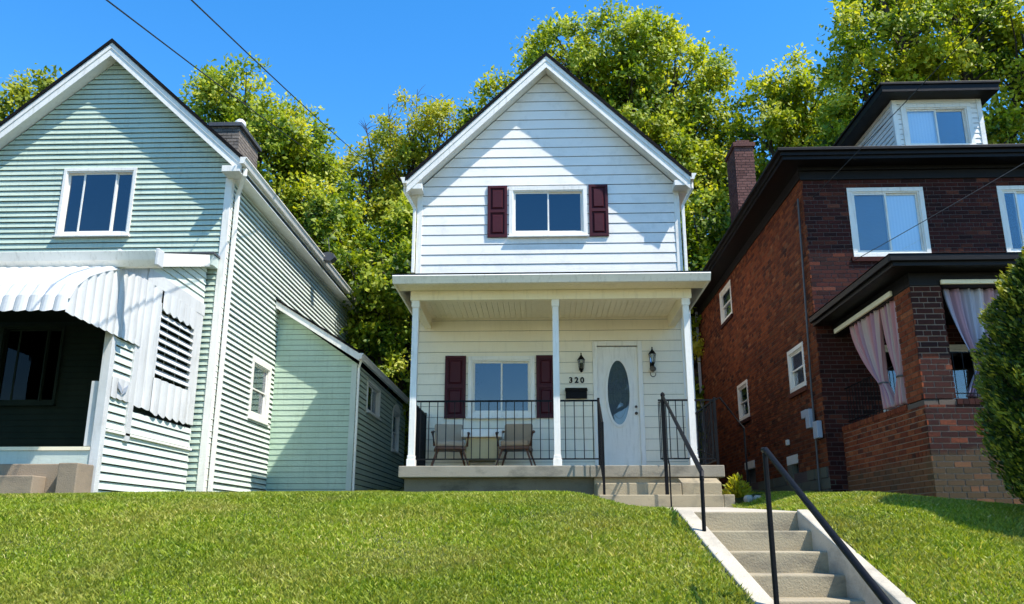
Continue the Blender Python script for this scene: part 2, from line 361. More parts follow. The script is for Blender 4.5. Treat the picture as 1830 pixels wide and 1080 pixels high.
def window(pl, parent, u0, u1, z0, z1, kind='slider', cas=.07, proud=.035, mat='white_trim', gl='glass', blinds=(), split=None, sillp=.05, muntin=0, arch=False):
    mb = MB(); framebox(pl, mb, u0, u1, z0, z1, cas, -.07, proud)
    fr = mb.build('window', mat, parent, bevel=.004)
    a0, a1, b0, b1 = u0 + cas, u1 - cas, z0 + cas, z1 - cas
    mb = MB(); framebox(pl, mb, a0, a1, b0, b1, .022, -.075, proud - .02); mb.build('inner_frame', mat, fr)
    if sillp:
        mb = MB(); pl.box(mb, u0 - .02, u1 + .02, z0 - .03, z0 - .001, -.02, proud + sillp); mb.build('sill', mat, fr, bevel=.004)
    a0 += .022; a1 -= .022; b0 += .022; b1 -= .022
    if kind == 'slider':
        m_ = split or (a0 + a1) / 2; ps = [(a0, m_ + .02, b0, b1, -.02), (m_ - .02, a1, b0, b1, -.048)]
    elif kind == 'three':
        m1 = a0 + (a1 - a0) * .25; m2 = a0 + (a1 - a0) * .75; ps = [(a0, m1, b0, b1, -.045), (m1 - .01, m2 + .01, b0, b1, -.02), (m2, a1, b0, b1, -.045)]
    elif kind == 'hung':
        m_ = (b0 + b1) / 2; ps = [(a0, a1, m_ - .02, b1, -.02), (a0, a1, b0, m_ + .02, -.048)]
    else: ps = [(a0, a1, b0, b1, -.03)]
    for (x0, x1, y0, y1, n) in ps:
        mb = MB(); framebox(pl, mb, x0, x1, y0, y1, .03, n - .022, n); mb.build('sash', mat, fr, bevel=.002)
        mb = MB(); pl.box(mb, x0 + .028, x1 - .028, y0 + .028, y1 - .028, n - .014, n - .01); mb.build('pane', gl, fr)
        if muntin:
            mb = MB()
            for k in range(1, muntin + 1):
                uu = x0 + (x1 - x0) * k / (muntin + 1); pl.box(mb, uu - .004, uu + .004, y0 + .03, y1 - .03, n - .0199, n - .016)
            zz = y0 + (y1 - y0) * .62; pl.box(mb, x0 + .03, x1 - .03, zz - .004, zz + .004, n - .0199, n - .016)
            mb.build('muntin', mat, fr)
    for (f0, f1, bm_) in blinds:
        mb = MB(); pl.box(mb, a0 + (a1 - a0) * f0, a0 + (a1 - a0) * f1, b0, b1, -.085, -.08); mb.build('blind', bm_, fr)
    return fr
FRONT = lambda Y: PL((0, Y, 0), (1, 0, 0), (0, -1, 0))
RIGHT = lambda X: PL((X, 0, 0), (0, 1, 0), (1, 0, 0))      # faces +x, u = y
LEFT = lambda X: PL((X, 0, 0), (0, 1, 0), (-1, 0, 0))      # faces -x, u = y
def part(name, mat, parent, fn, bevel=0, smooth=False):
    mb = MB(); fn(mb); return mb.build(name, mat, parent, bevel=bevel, smooth=smooth)
def downspout(parent, pts, mat='white_trim', r=.042):
    mb = MB(); mb.tube(pts, r, 4); return mb.build('downspout', mat, parent, bevel=.008)
def gutter(parent, p0, p1, out, mat='white_trim', h=.12, d=.12):
    """K-style gutter from p0 to p1 (upper inner edge), out = outward unit vector"""
    o = Vector(out); a = Vector(p0); b = Vector(p1); up = Vector((0, 0, 1))
    prof = [a, a + o * d, a + o * d - up * .02, a + o * (d - .02) - up * .04, a + o * (d * .62) - up * h, a - up * h]
    mb = MB(); mb.prism(prof, b - a); return mb.build('gutter', mat, parent)
# ------------------------------------------------------------------ terrain
def xl(D): return 1.29 + .12 * (7.5 - D) if np.isscalar(D) and D <= 7.5 else np.where(D <= 7.5, 1.29 + .12 * (7.5 - D), 1.29 - (D - 7.5) * .085)
def xr(D): return 2.17 + .06 * (7.5 - D) if np.isscalar(D) and D <= 7.5 else np.where(D <= 7.5, 2.17 + .06 * (7.5 - D), 2.2 + (D - 7.5) * .09)
def walkz(D): return np.where(D > 7.5, 1.76 + (np.minimum(D, 12.85) - 7.5) * .0336, 1.77 - .36 * (7.5 - D))
DK = [-400, 3.9, 3.95, 5, 6.33, 7.5, 8.3, 9.3, 10.5, 12, 14.5, 18, 24, 27, 40, 60, 90, 400]
HK = [0, 0, .42, .90, 1.38, 1.77, 1.92, 1.965, 2.01, 2.09, 2.20, 2.42, 2.75, 3.2, 10, 17, 19, 19]
def ground(x, y):
    x = np.asarray(x, float); y = np.asarray(y, float)
    h = np.interp(y, DK, HK)
    bumpy = (np.sin(x * 1.3 + y * .7) * np.cos(y * 1.1 - x * .4) * .014 + np.sin(x * 3.1 + 1.7 * y) * .006) * ((y > 4.1) & (y < 14))
    h = h + bumpy
    h = h - .075 * np.clip(x - 3.2, 0, 6) * np.clip((y - 5) / 3, 0, 1) * np.clip((14 - y) / 3, 0, 1)
    h = h + np.clip((y - 27) / 10, 0, 1) * (np.sin(x * .21 + 1) * 1.2 + np.sin(x * .5) * .4)
    wz = walkz(y) - .015
    dl = np.clip((xl(y) - .12 - x) / .85, 0, 1); dr = np.clip((x - xr(y) - .12) / .8, 0, 1)
    s = np.maximum(dl, dr); s = s * s * (3 - 2 * s)
    near = (y > 3.95) & (y < 14)
    h = np.where(near, wz + (h - wz) * s, h)
    inside = (x > xl(y) - .02) & (x < xr(y) + .02) & (y > 3.95) & (y < 13.5)
    h = np.where(inside, np.where(y < 7.6, wz - .9, wz - .12), h)
    return np.where(inside & (y < 7.6), np.maximum(h, -.05), h)
def grid(xs, ys, fn, name, mat, kind='structure', dz=0):
    X_, Y_ = np.meshgrid(xs, ys); Z_ = fn(X_, Y_) + dz
    v = np.stack([X_.ravel(), Y_.ravel(), Z_.ravel()], 1); nx = len(xs)
    f = [(j * nx + i, j * nx + i + 1, (j + 1) * nx + i + 1, (j + 1) * nx + i) for j in range(len(ys) - 1) for i in range(nx - 1)]
    me = bpy.data.meshes.new(name); me.from_pydata(v.tolist(), [], f); me.shade_smooth(); me.materials.append(M[mat])
    o = bpy.data.objects.new(name, me); C.objects.link(o); o['kind'] = kind; return o
xs = np.concatenate([np.linspace(-300, -40, 10), np.linspace(-36, -13, 12), np.arange(-12, 12.01, .12), np.linspace(13, 36, 12), np.linspace(40, 300, 10)])
ys = np.concatenate([np.linspace(-300, -10, 14), [-4, 0, 2, 3.9, 3.95], np.arange(4.05, 15, .12), np.arange(15, 30, 1.0), np.arange(31, 70, 3.0), np.linspace(75, 400, 12)])
g_ = grid(xs, ys, ground, 'ground', 'turf')
mb = MB(); mb.box(-120, 120, -9, 1.2, -.1, .006); tag(mb.build('street', 'asphalt'), kind='structure')
mb = MB(); mb.box(-120, 120, 1.25, 1.4, -.1, .14); tag(mb.build('kerb', 'concrete'), kind='structure')
mb = MB(); mb.box(-120, 120, 1.42, 3.9, -.1, .13); tag(mb.build('pavement', 'concrete_light'), kind='structure')
# walkway slabs from the garden steps to the porch steps
wk = None
def walkslab(a, b):
    mb = MB(); A = [(1.19, 7.5), (2.24, 7.5)]; B = [(.84, 12.84), (2.68, 12.84)]
    def L(i, y):
        tt = (y - 7.5) / 5.34; return A[i][0] + (B[i][0] - A[i][0]) * tt, y
    P = [(*L(0, a), float(walkz(a))), (*L(1, a), float(walkz(a))), (*L(1, b), float(walkz(b))), (*L(0, b), float(walkz(b)))]
    mb.prism([(x, y, z) for x, y, z in P], (0, 0, -.11)); return mb
wk = walkslab(7.512, 8.9).build('walkway', 'concrete_light', bevel=.006); wk['kind'] = 'structure'
for a, b_ in ((8.91, 10.2), (10.21, 11.5), (11.51, 12.83)):
    o = walkslab(a, b_).build('paving_slab', 'concrete_light', wk, bevel=.006)
# ------------------------------------------------------------------ garden steps
gs = thing('garden_steps', 'pale concrete garden steps climbing the lawn between two sloping curbs', 'steps', (1.8, 5.5, 0))
for k in range(11):
    yf = 7.5 - .3 * k; zt = 1.76 - .157 * k; yb = yf + .34
    if k == 0: yb = 7.505
    if zt < .1: break
    x0 = float(xl(yf)) - .02; x1 = float(xr(yf)) + .02
    mb = MB(); mb.prism([(x0, yf, zt), (x1, yf, zt), (x1, yf, zt - .25), (x0, yf, zt - .25)], (0, .31, 0 if k else 0))
    mb.build('step', 'concrete', gs, bevel=.012)
for side in (0, 1):
    f = (lambda D: float(xl(D)) - .075) if side == 0 else (lambda D: float(xr(D)) + .05)
    hw = .068 if side == 0 else .05
    mb = MB(); y0, y1 = 3.95, 7.5
    P = []
    for y in (y0, y1):
        zt = float(walkz(y)) + .012
        P += [(f(y) - hw, y, zt - .9), (f(y) + hw, y, zt - .9), (f(y) + hw, y, zt), (f(y) - hw, y, zt)]
    mb.add(P, [(0, 1, 2, 3), (4, 7, 6, 5), (0, 4, 5, 1), (1, 5, 6, 2), (2, 6, 7, 3), (3, 7, 4, 0)])
    o = mb.build('curb', 'concrete_light' if side == 0 else 'concrete_light', gs, bevel=.012)
# ------------------------------------------------------------------ white house
WX0, WX1, WY = -2.38, 2.70, 15.5; ZE = 8.15; AX, AZ = .16, 10.64
wh = thing('white_house', 'narrow white clapboard house with maroon shutters and a columned front porch', 'house', (.16, 15.5, 2.6))
pf = FRONT(WY)
gab = [(WX0, 6.36), (WX1, 6.36), (WX1, ZE), (AX, AZ), (WX0, ZE)]
W1 = (-.60, .93, 7.13, 8.16)
siding(pf, gab, [W1], .2035, .012, 'white_siding', wh, gap=.011, wav=.002)
low = [(WX0, 2.60), (WX1, 2.60), (WX1, 5.55), (WX0, 5.55)]
W2 = (-1.36, -.12, 3.62, 4.76); DR = (.96, 1.88, 2.6, 5.03)
siding(pf, low, [W2, DR], .2035, .012, 'white_porch_bounce', wh, gap=.006)
part('wall_band', 'white_siding', wh, lambda m: pf.box(m, WX0, WX1, 5.552, 6.358, -.12, -.001))
for X_, P_ in ((WX0, LEFT(WX0)), (WX1, RIGHT(WX1))):
    siding(P_, [(15.5, 2.4), (27, 2.4), (27, ZE), (15.5, ZE)], [], .2035, .011, 'white_siding', wh, merged=True)
part('back_wall', 'white_siding', wh, lambda m: m.prism([(WX0, 27, 2.4), (WX1, 27, 2.4), (WX1, 27, ZE), (AX, 27, AZ), (WX0, 27, ZE)], (0, .1, 0)))
for x0 in (WX0 - .03, WX1 - .075):
    part('corner_board', 'white_trim', wh, lambda m: m.box(x0, x0 + .105, WY - .022, WY + .08, 2.6, ZE - .04), bevel=.004)
def gableroof(parent, y0, y1, ax, az, hw, ez, thick, shingle='shingle', fascia='white_trim', wallw=None, soff=.0):
    """fascia/rake body plus thin dark shingle layer; az/ez are top heights at ridge and eave edges"""
    for s in (-1, 1):
        a = Vector((ax, 0, az)); b = Vector((ax + s * hw, 0, ez)); d = (b - a).normalized(); n = Vector((-d.z * s, 0, d.x * s)); n = n if n.z > 0 else -n
        def pl(off0, off1, ya, yb, name, mat, ext=0, bev=0):
            aa = Vector((ax, 0, az)) - Vector((0, 0, 1)) * off0; bb = b + d * ext - Vector((0, 0, 1)) * off0
            cc = bb - Vector((0, 0, 1)) * (off1 - off0); dd = Vector((ax, 0, az)) - Vector((0, 0, 1)) * off1
            mb = MB(); mb.prism([(p.x, ya, p.z) for p in (aa, bb, cc, dd)], (0, yb - ya, 0)); return mb.build(name, mat, parent, bevel=bev)
        pl(-.085, 0, y0 - .035, y1, 'roof', shingle, ext=.04)
        pl(.001, thick, y0, y0 + .025, 'rake_board', fascia)
        pl(.001, thick * .42, y0 - .014, y0 - .001, 'rake_moulding', fascia)
        pl(thick * .62, thick - .04, y0 + .026, wallw, 'soffit', fascia)
        pl(.05, thick * .6, wallw, y1, 'roof_deck', fascia)
gableroof(wh, 15.15, 27.3, AX, 10.86, 2.74, 8.19, .25, wallw=15.49)
for s, xe in ((-1, AX - 2.74), (1, AX + 2.74)):
    part('eave_return', 'white_trim', wh, lambda m: m.box(min(xe, xe - s * .30), max(xe, xe - s * .30), 15.16, 15.49, 8.02, 8.13), bevel=.006)
    gutter(wh, (xe + .0 * s, 15.12, 8.25), (xe, 27.2, 8.25), (s, 0, 0))
    part('eave_soffit', 'white_trim', wh, lambda m: m.box(min(xe, xe - s * .36), max(xe, xe - s * .36), 15.5, 27.2, 8.0, 8.03))
xlft = AX - 2.74; xrt = AX + 2.74
downspout(wh, [(xlft - .05, 15.30, 8.16), (xlft - .05, 15.30, 8.02), (WX0 - .075, 15.46, 7.72), (WX0 - .075, 15.46, 6.4)])
downspout(wh, [(xrt + .05, 15.30, 8.16), (xrt + .05, 15.30, 8.02), (WX1 + .085, 15.46, 7.72), (WX1 + .085, 15.46, 2.7)])
w1 = window(pf, wh, *W1, kind='slider', cas=.075, gl='glass_dark')
w2 = window(pf, wh, *W2, kind='slider', cas=.075, gl='glass_dark', muntin=1)
def shutter(x0, x1, z0, z1):
    n0, n1 = .005, .045; f = part('shutter', 'shutter', wh, lambda m: (framebox(pf, m, x0, x1, z0, z1, .055, n0, n1), pf.box(m, x0 + .055, x1 - .055, (z0 + z1) / 2 - .03, (z0 + z1) / 2 + .03, n0, n1), pf.box(m, x0 + .054, x1 - .054, z0 + .054, z1 - .054, n0, n0 + .012)), bevel=.004)
    zm = (z0 + z1) / 2
    for a, b_ in ((z0 + .085, zm - .06), (zm + .06, z1 - .085)):
        def fn(m):
            u0, u1 = x0 + .078, x1 - .078; q = .025
            P = [pf.p(u, z, n) for (u, z, n) in ((u0, a, .017), (u1, a, .017), (u1, b_, .017), (u0, b_, .017), (u0 + q, a + q, .042), (u1 - q, a + q, .042), (u1 - q, b_ - q, .042), (u0 + q, b_ - q, .042))]
            m.add(P, [(0, 1, 5, 4), (1, 2, 6, 5), (2, 3, 7, 6), (3, 0, 4, 7), (4, 5, 6, 7)])
        part('raised_panel', 'shutter', f, fn)
shutter(-1.02, -.635, 7.11, 8.19); shutter(.965, 1.34, 7.11, 8.19)
shutter(-1.79, -1.40, 3.6, 4.77); shutter(-.09, .26, 3.6, 4.77)
# front door
door = part('front_door', 'white_trim', wh, lambda m: pf.box(m, 1.045, 1.795, 2.72, 4.93, -.06, -.015), bevel=.004)
part('door_frame', 'white_trim', wh, lambda m: (pf.box(m, .96, 1.045, 2.63, 5.03, -.07, .035), pf.box(m, 1.795, 1.88, 2.63, 5.03, -.07, .035), pf.box(m, 1.045, 1.795, 4.945, 5.03, -.07, .035)), bevel=.006)
part('threshold', 'cream', wh, lambda m: pf.box(m, .96, 1.88, 2.63, 2.715, -.06, .06), bevel=.006)
OC = (1.425, 4.07); OA, OB = .205, .60
def ring(m, a0, b0, a1, b1, n0, n1, k=48, mid=None):
    P = []; 
    for i in range(k):
        t_ = 2 * math.pi * i / k; c, s = math.cos(t_), math.sin(t_)
        P += [pf.p(OC[0] + a0 * c, OC[1] + b0 * s, n0), pf.p(OC[0] + a0 * c, OC[1] + b0 * s, n1), pf.p(OC[0] + a1 * c, OC[1] + b1 * s, n1), pf.p(OC[0] + a1 * c, OC[1] + b1 * s, n0)]
    m.add(P, [(4 * i + j, 4 * ((i + 1) % k) + j, 4 * ((i + 1) % k) + (j + 1) % 4, 4 * i + (j + 1) % 4) for i in range(k) for j in range(4)])
part('oval_frame', 'white_trim', door, lambda m: ring(m, OA + .04, OB + .045, OA - .004, OB - .004, -.02, .016), smooth=False)
part('oval_pane', 'glass_dark', door, lambda m: m.prism([pf.p(OC[0] + OA * math.cos(2 * math.pi * i / 40), OC[1] + OB * math.sin(2 * math.pi * i / 40), -.014) for i in range(40)], (0, .003, 0)))
part('oval_backing', 'dark_metal', door, lambda m: m.prism([pf.p(OC[0] + OA * math.cos(2 * math.pi * i / 40), OC[1] + OB * math.sin(2 * math.pi * i / 40), -.0145 + .003) for i in range(40)][:0] or [pf.p(OC[0] + OA * math.cos(2 * math.pi * i / 40), OC[1] + OB * math.sin(2 * math.pi * i / 40), -.0175) for i in range(40)], (0, -.0005, 0)))
def came(m):
    for a, b_ in ((.155, .46), (.105, .27), (.055, .20), (.03, .10)):
        m.tube([pf.p(OC[0] + a * math.cos(2 * math.pi * i / 32), OC[1] - .02 + b_ * math.sin(2 * math.pi * i / 32), -.009) for i in range(33)], .0035, 4)
    m.tube([pf.p(OC[0] - OA, OC[1] - .02, -.009), pf.p(OC[0] - .06, OC[1] - .02, -.009)], .003, 4); m.tube([pf.p(OC[0] + .06, OC[1] - .02, -.009), pf.p(OC[0] + OA, OC[1] - .02, -.009)], .003, 4)
    for s in (-1, 1):
        m.tube([pf.p(OC[0] + s * .0, OC[1] + .46, -.009), pf.p(OC[0] + s * .09, OC[1] + .2, -.009), pf.p(OC[0] + s * .03, OC[1] + .02, -.009)], .003, 4)
part('leading', 'came', door, came)
for z, r in ((3.80, .026), (3.68, .03)):
    part('door_knob', 'brass', door, lambda m: m.tube([pf.p(1.735, z, -.02), pf.p(1.735, z, .01), pf.p(1.735, z, .02), pf.p(1.735, z, .05)], [.02, .02, r, r * .8], 10), smooth=True)
def lantern(x, z, scroll):
    f = part('wall_lantern', 'black_iron', wh, lambda m: (m.lathe((x, WY - .10, z), [(.01, -.17), (.03, -.15), (.018, -.13), (.04, -.115), (.045, -.10)], 8), m.lathe((x, WY - .10, z), [(.075, .06), (.05, .10), (.02, .14), (.008, .17), (.014, .185), (.003, .20)], 8),
        [m.tube([(x + .042 * math.cos(a), WY - .10 + .042 * math.sin(a), z - .10), (x + .066 * math.cos(a), WY - .10 + .066 * math.sin(a), z + .065)], .005, 4) for a in [i * math.pi / 3 for i in range(6)]],
        m.tube([(x, WY, z - .06 - scroll), (x, WY - .05, z - .10 - scroll), (x, WY - .10, z - .15)], .012, 6), m.box(x - .04, x + .04, WY - .02, WY - .004, z - .12 - scroll, z + .02 - scroll)))
    part('lantern_glass', 'glass', f, lambda m: m.lathe((x, WY - .10, z), [(.034, -.10), (.06, .058)], 6))
    if scroll:
        part('scroll', 'brass', f, lambda m: (m.lathe((x, WY - .10, z - .24), [(.02, -.03), (.055, .0), (.06, .04), (.03, .08)], 12), m.tube([(x + .05 * math.cos(a), WY - .10, z - .31 + .05 * math.sin(a)) for a in [math.pi * (.8 + i * .16) for i in range(9)]], .008, 6)))
lantern(.745, 4.60, 0); lantern(2.06, 4.70, .09)
part('mailbox', 'black_iron', wh, lambda m: (pf.box(m, .45, .84, 3.95, 4.10, .012, .10), m.prism([pf.p(.44, 4.10, .005), pf.p(.44, 4.10, .12), pf.p(.44, 4.075, .125), pf.p(.44, 4.16, .01)], (.41, 0, 0))), bevel=.008)
for i, ch in enumerate('320'):
    cu = bpy.data.curves.new('digit', 'FONT'); cu.body = ch; cu.size = .145; cu.extrude = .006; cu.align_x = 'CENTER'; cu.offset = .0045
    to = bpy.data.objects.new('digit', cu); C.objects.link(to); bpy.context.view_layer.update()
    me = bpy.data.meshes.new_from_object(to.evaluated_get(bpy.context.evaluated_depsgraph_get())); bpy.data.objects.remove(to)
    for v in me.vertices: v.co = Vector((.55 + i * .105 + v.co.x, WY - .022 - v.co.z, 4.25 + v.co.y))
    me.materials.clear(); me.materials.append(M['black_iron']); o = bpy.data.objects.new('house_number', me); C.objects.link(o); setpar(o, wh)
# porch slab, foundation and steps
part('porch_slab', 'slab', wh, lambda m: m.box(-2.28, .755, 13.55, 15.5, 2.42, 2.60), bevel=.012)
part('porch_slab', 'slab', wh, lambda m: m.box(.757, 2.86, 13.54, 15.5, 2.415, 2.60), bevel=.012)
part('foundation', 'found', wh, lambda m: m.box(-2.2, .82, 13.68, 15.5, 1.7, 2.418))
part('step_block', 'concrete', wh, lambda m: (m.box(.822, 2.78, 13.60, 15.4, 1.7, 2.412), m.prism([(2.13, 13.22, 2.412 - .1), (2.13, 13.60, 2.412), (2.13, 13.60, 1.9), (2.13, 13.22, 1.9)], (.6, 0, 0))), bevel=.01)
part('porch_step', 'concrete', wh, lambda m: m.box(.84, 2.12, 13.2, 13.60, 1.9, 2.31), bevel=.014)
part('porch_step', 'concrete', wh, lambda m: m.box(.842, 2.675, 12.85, 13.20, 1.8, 2.12), bevel=.014)
part('step_cheek', 'concrete', wh, lambda m: m.box(2.678, 2.84, 12.86, 13.6, 1.8, 2.122), bevel=.012)
# porch roof
part('porch_fascia', 'white_trim', wh, lambda m: m.prism([(-2.42, 13.16, 5.66), (-2.42, 13.13, 5.63), (-2.42, 13.17, 5.57), (-2.42, 13.2, 5.52), (-2.42, 13.26, 5.52), (-2.42, 13.26, 5.66)], (5.18, 0, 0)))
for x_, s in ((-2.42, 1), (2.76, -1)):
    part('porch_rake', 'white_trim', wh, lambda m: m.prism([(x_, 13.262, 5.655), (x_, 15.5, 6.33), (x_, 15.5, 5.52), (x_, 13.262, 5.52)], (s * .03, 0, 0)))
part('porch_roof', 'shingle', wh, lambda m: m.prism([(-2.44, 13.14, 5.672), (-2.44, 15.5, 6.375), (-2.44, 15.5, 6.34), (-2.44, 13.14, 5.662)], (5.22, 0, 0)))
part('porch_soffit', 'cream', wh, lambda m: m.box(-2.39, 2.73, 13.262, 13.70, 5.535, 5.55))
part('soffit_vent', 'cream', wh, lambda m: [m.box(-2.2 + i * .1, -2.15 + i * .1, 13.40, 13.6, 5.529, 5.534) for i in range(49)])
part('porch_beam', 'cream', wh, lambda m: m.box(-2.2, 2.53, 13.70, 13.84, 5.37, 5.534), bevel=.006)
for x0 in (-2.199, 2.389):
    part('porch_beam', 'cream', wh, lambda m: m.box(x0, x0 + .14, 13.842, 15.49, 5.30, 5.534), bevel=.006)
bb = MB()
for i in range(44):
    x0 = -2.058 + i * .1; bb.box(x0, x0 + .094, 13.842, 15.49, 5.49 + .002 * (i % 2), 5.51)
bb.box(-2.058, 2.388, 13.842, 15.49, 5.512, 5.53)
bb.build('porch_ceiling', 'cream', wh)
for x0, name in ((-2.11, 'l'), (.25, 'm'), (2.43, 'r')):
    part('porch_post', 'white_trim', wh, lambda m: (m.box(x0 - .052, x0 + .052, 13.72, 13.824, 2.78, 5.25), m.box(x0 - .072, x0 + .072, 13.70, 13.844, 2.601, 2.72), m.box(x0 - .062, x0 + .062, 13.71, 13.834, 2.72, 2.78), m.box(x0 - .065, x0 + .065, 13.707, 13.837, 5.25, 5.369)), bevel=.007)
# porch railings (iron)
def railing(name, p0, p1, top, bot, nb, thick=.013, mat='black_iron', parent=wh, zoff=0):
    a, b_ = Vector(p0), Vector(p1)
    f = part(name, mat, parent, lambda m: m.tube([a + Vector((0, 0, top)), b_ + Vector((0, 0, top))], .019, 4))
    part('bottom_rail', mat, f, lambda m: m.tube([a + Vector((0, 0, bot)), b_ + Vector((0, 0, bot))], .015, 4))
    for i in range(nb):
        q = a.lerp(b_, (i + .5) / nb)
        part('baluster', mat, f, lambda m: m.tube([q + Vector((0, 0, bot)), q + Vector((0, 0, top))], thick * .75, 4))
    return f
railing('railing', (-2.05, 13.77, 2.6), (.19, 13.77, 2.6), 1.06, .12, 16)
railing('railing', (.31, 13.77, 2.6), (.91, 13.77, 2.6), 1.06, .12, 4)
railing('railing', (-2.13, 13.85, 2.6), (-2.13, 15.42, 2.6), 1.06, .08, 20)
railing('railing', (1.90, 13.77, 2.6), (2.80, 13.77, 2.6), 1.06, .12, 8)
railing('railing', (2.80, 13.78, 2.6), (2.80, 15.42, 2.6), 1.06, .10, 13)
for x_, y_ in ((.93, 13.75), (2.81, 13.77), (-2.13, 15.44)):
    part('newel', 'black_iron', wh, lambda m: m.box(x_ - .02, x_ + .02, y_ - .02, y_ + .02, 2.6, 3.70), bevel=.003)
# stair rail left of the porch steps
f = part('stair_railing', 'black_iron', wh, lambda m: (m.tube([(.93, 13.74, 3.67), (.93, 12.98, 3.20)], .02, 4), m.tube([(.93, 13.74, 2.72), (.93, 13.0, 2.28)], .014, 4), m.box(.912, .948, 12.96, 12.996, 2.12, 3.21)))
for i in range(8):
    t_ = (i + .5) / 8; y_ = 13.74 - .76 * t_
    part('baluster', 'black_iron', f, lambda m: m.tube([(.93, y_, 2.71 - .43 * t_), (.93, y_, 3.67 - .47 * t_)], .009, 4))
# side handrail down towards the brick house
f = part('side_handrail', 'black_iron', wh, lambda m: (m.tube([(2.82, 13.77, 3.66), (2.9, 13.77, 3.70), (3.26, 13.77, 3.2), (3.26, 13.77, 2.15)], .016, 6), m.tube([(2.55, 14.7, 3.0), (2.82, 13.9, 2.75)], .01, 4)))
# ------------------------------------------------------------------ handrails (things)
hr = thing('handrail', 'thin black iron handrail from the porch newel down to the left curb', 'handrail', (1.3, 7.0, 1.6))
part('newel', 'black_iron', hr, lambda m: (m.box(1.845, 1.895, 12.975, 13.025, 2.12, 3.60), m.lathe((1.87, 13.0, 3.60), [(.03, 0), (.036, .02), (.03, .05), (.01, .07)], 10)), bevel=.004)
part('top_rail', 'black_iron', hr, lambda m: m.tube([(1.87, 12.98, 3.60), (1.30, 7.04, 2.06), (1.29, 7.0, 2.0)], .021, 6))
part('post', 'black_iron', hr, lambda m: m.tube([(1.29, 7.0, 2.03), (1.285, 7.0, 1.53)], .017, 6))
part('post', 'black_iron', hr, lambda m: m.tube([(1.885, 12.74, 1.93), (1.885, 12.74, 2.56)], .014, 4))
part('lower_rail', 'black_iron', hr, lambda m: m.tube([(1.885, 12.74, 2.55), (1.95, 13.3, 2.68), (2.1, 13.76, 2.72)], .013, 4))
for i in range(7):
    y_ = 12.80 - i * .16
    zt = 3.60 - (13 - y_) * .2593
f = part('baluster_panel', 'black_iron', hr, lambda m: m.tube([(1.885, 12.76, 3.50), (1.9, 13.72, 3.62)], .012, 4))
for i in range(6):
    t_ = (i + .5) / 6; y_ = 12.8 + .95 * t_
    part('baluster', 'black_iron', f, lambda m: m.tube([(1.89, y_, 2.56 + .15 * t_), (1.89, y_, 3.50 + .11 * t_)], .009, 4))
h2 = thing('handrail', 'thick black tubular handrail running down the lower garden steps', 'handrail', (1.5, 5.7, 1.1))
part('post', 'black_iron', h2, lambda m: m.tube([(1.475, 5.7, 1.08), (1.475, 5.7, 2.10)], .0175, 8), smooth=False)
part('top_rail', 'black_iron', h2, lambda m: m.tube([(1.475, 5.735, 2.122), (1.4755, 5.68, 2.118), (1.53, 4.0, 1.278), (1.55, 3.75, 1.153)], .020, 8), smooth=True)
part('post', 'black_iron', h2, lambda m: m.tube([(1.548, 3.78, 1.15), (1.548, 3.78, .1)], .0215, 8))
# ------------------------------------------------------------------ porch chairs and table
def chair(cx, cy, rz, label, cm):
    t_ = thing('porch_chair', label, 'chair', (0, 0, 0), 'chairs on the white porch')
    z0 = 2.601
    part('seat', cm, t_, lambda m: m.box(-.24, .24, -.25, .22, .40, .50), bevel=.03)
    part('backrest', cm, t_, lambda m: m.prism([(-.25, .17, .46), (-.25, .25, .46), (-.25, .34, .84), (-.25, .26, .84)], (.50, 0, 0)), bevel=.03)
    part('seat_frame', 'wood', t_, lambda m: m.box(-.26, .26, -.26, .24, .345, .398), bevel=.01)
    for s in (-1, 1):
        part('armrest', 'wood', t_, lambda m: m.tube([(s * .27, .26, .70), (s * .31, .0, .66), (s * .31, -.22, .63), (s * .28, -.25, .40)], .024, 6), smooth=True)
        for d in (-1, 1):
            part('leg', 'wood', t_, lambda m: m.tube([(s * .20, d * .2, .37), (s * .27, d * .26, .18), (s * .33, d * .30, 0)], [.022, .018, .014], 6))
    t_.location = (cx, cy, z0); t_.rotation_euler = (0, 0, rz)
    return t_
def chair_fix(t_):
    for o in t_.children_recursive: o.matrix_parent_inverse = Matrix.Identity(4)
c1 = chair(-1.60, 14.75, .18, 'grey cushioned porch chair to the left of the small table', 'cushion_b'); chair_fix(c1)
c2 = chair(-.44, 14.75, -.12, 'taupe cushioned porch chair to the right of the small table', 'cushion'); chair_fix(c2)
tb = thing('porch_table', 'small square table with white cloth top and tan sides between two chairs', 'table', (-1.04, 14.9, 2.6))
part('table_top', 'white_trim', tb, lambda m: m.box(-1.39, -.69, 14.66, 15.2, 3.17, 3.31), bevel=.02)
part('apron', 'tan', tb, lambda m: m.box(-1.32, -.76, 14.73, 15.15, 2.78, 3.169), bevel=.01)
for sx in (-1.31, -.80):
    for sy in (14.74, 15.1):
        part('leg', 'tan', tb, lambda m: m.box(sx, sx + .04, sy, sy + .04, 2.601, 2.779))
# ------------------------------------------------------------------ green house
LX, LY = -5.78, 14.5; LAX = -8.27
lh = thing('green_house', 'pale mint green clapboard house with a white metal awning and a rear lean-to', 'house', (-8.3, 14.5, 2.2))
lf = FRONT(LY); lr = RIGHT(LX)
LAZ = 10.52; LZE = 8.24; PX0 = -6.15
W3 = (-9.0, -7.6, 6.88, 8.24)
siding(lf, [(2 * LAX - LX, 2.1), (LX, 2.1), (LX, LZE), (LAX, LAZ), (2 * LAX - LX, LZE)], [W3, (-11, PX0, 1, 6.3)], .1055, .027, 'green_siding', lh, wav=.004, gap=.013, joint=(-7.1, -9.2, -8.1, -6.9, -8.8))
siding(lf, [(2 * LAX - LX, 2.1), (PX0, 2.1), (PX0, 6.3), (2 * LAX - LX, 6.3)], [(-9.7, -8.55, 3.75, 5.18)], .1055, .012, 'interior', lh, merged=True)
W4 = (16.36, 17.58, 3.76, 5.0)
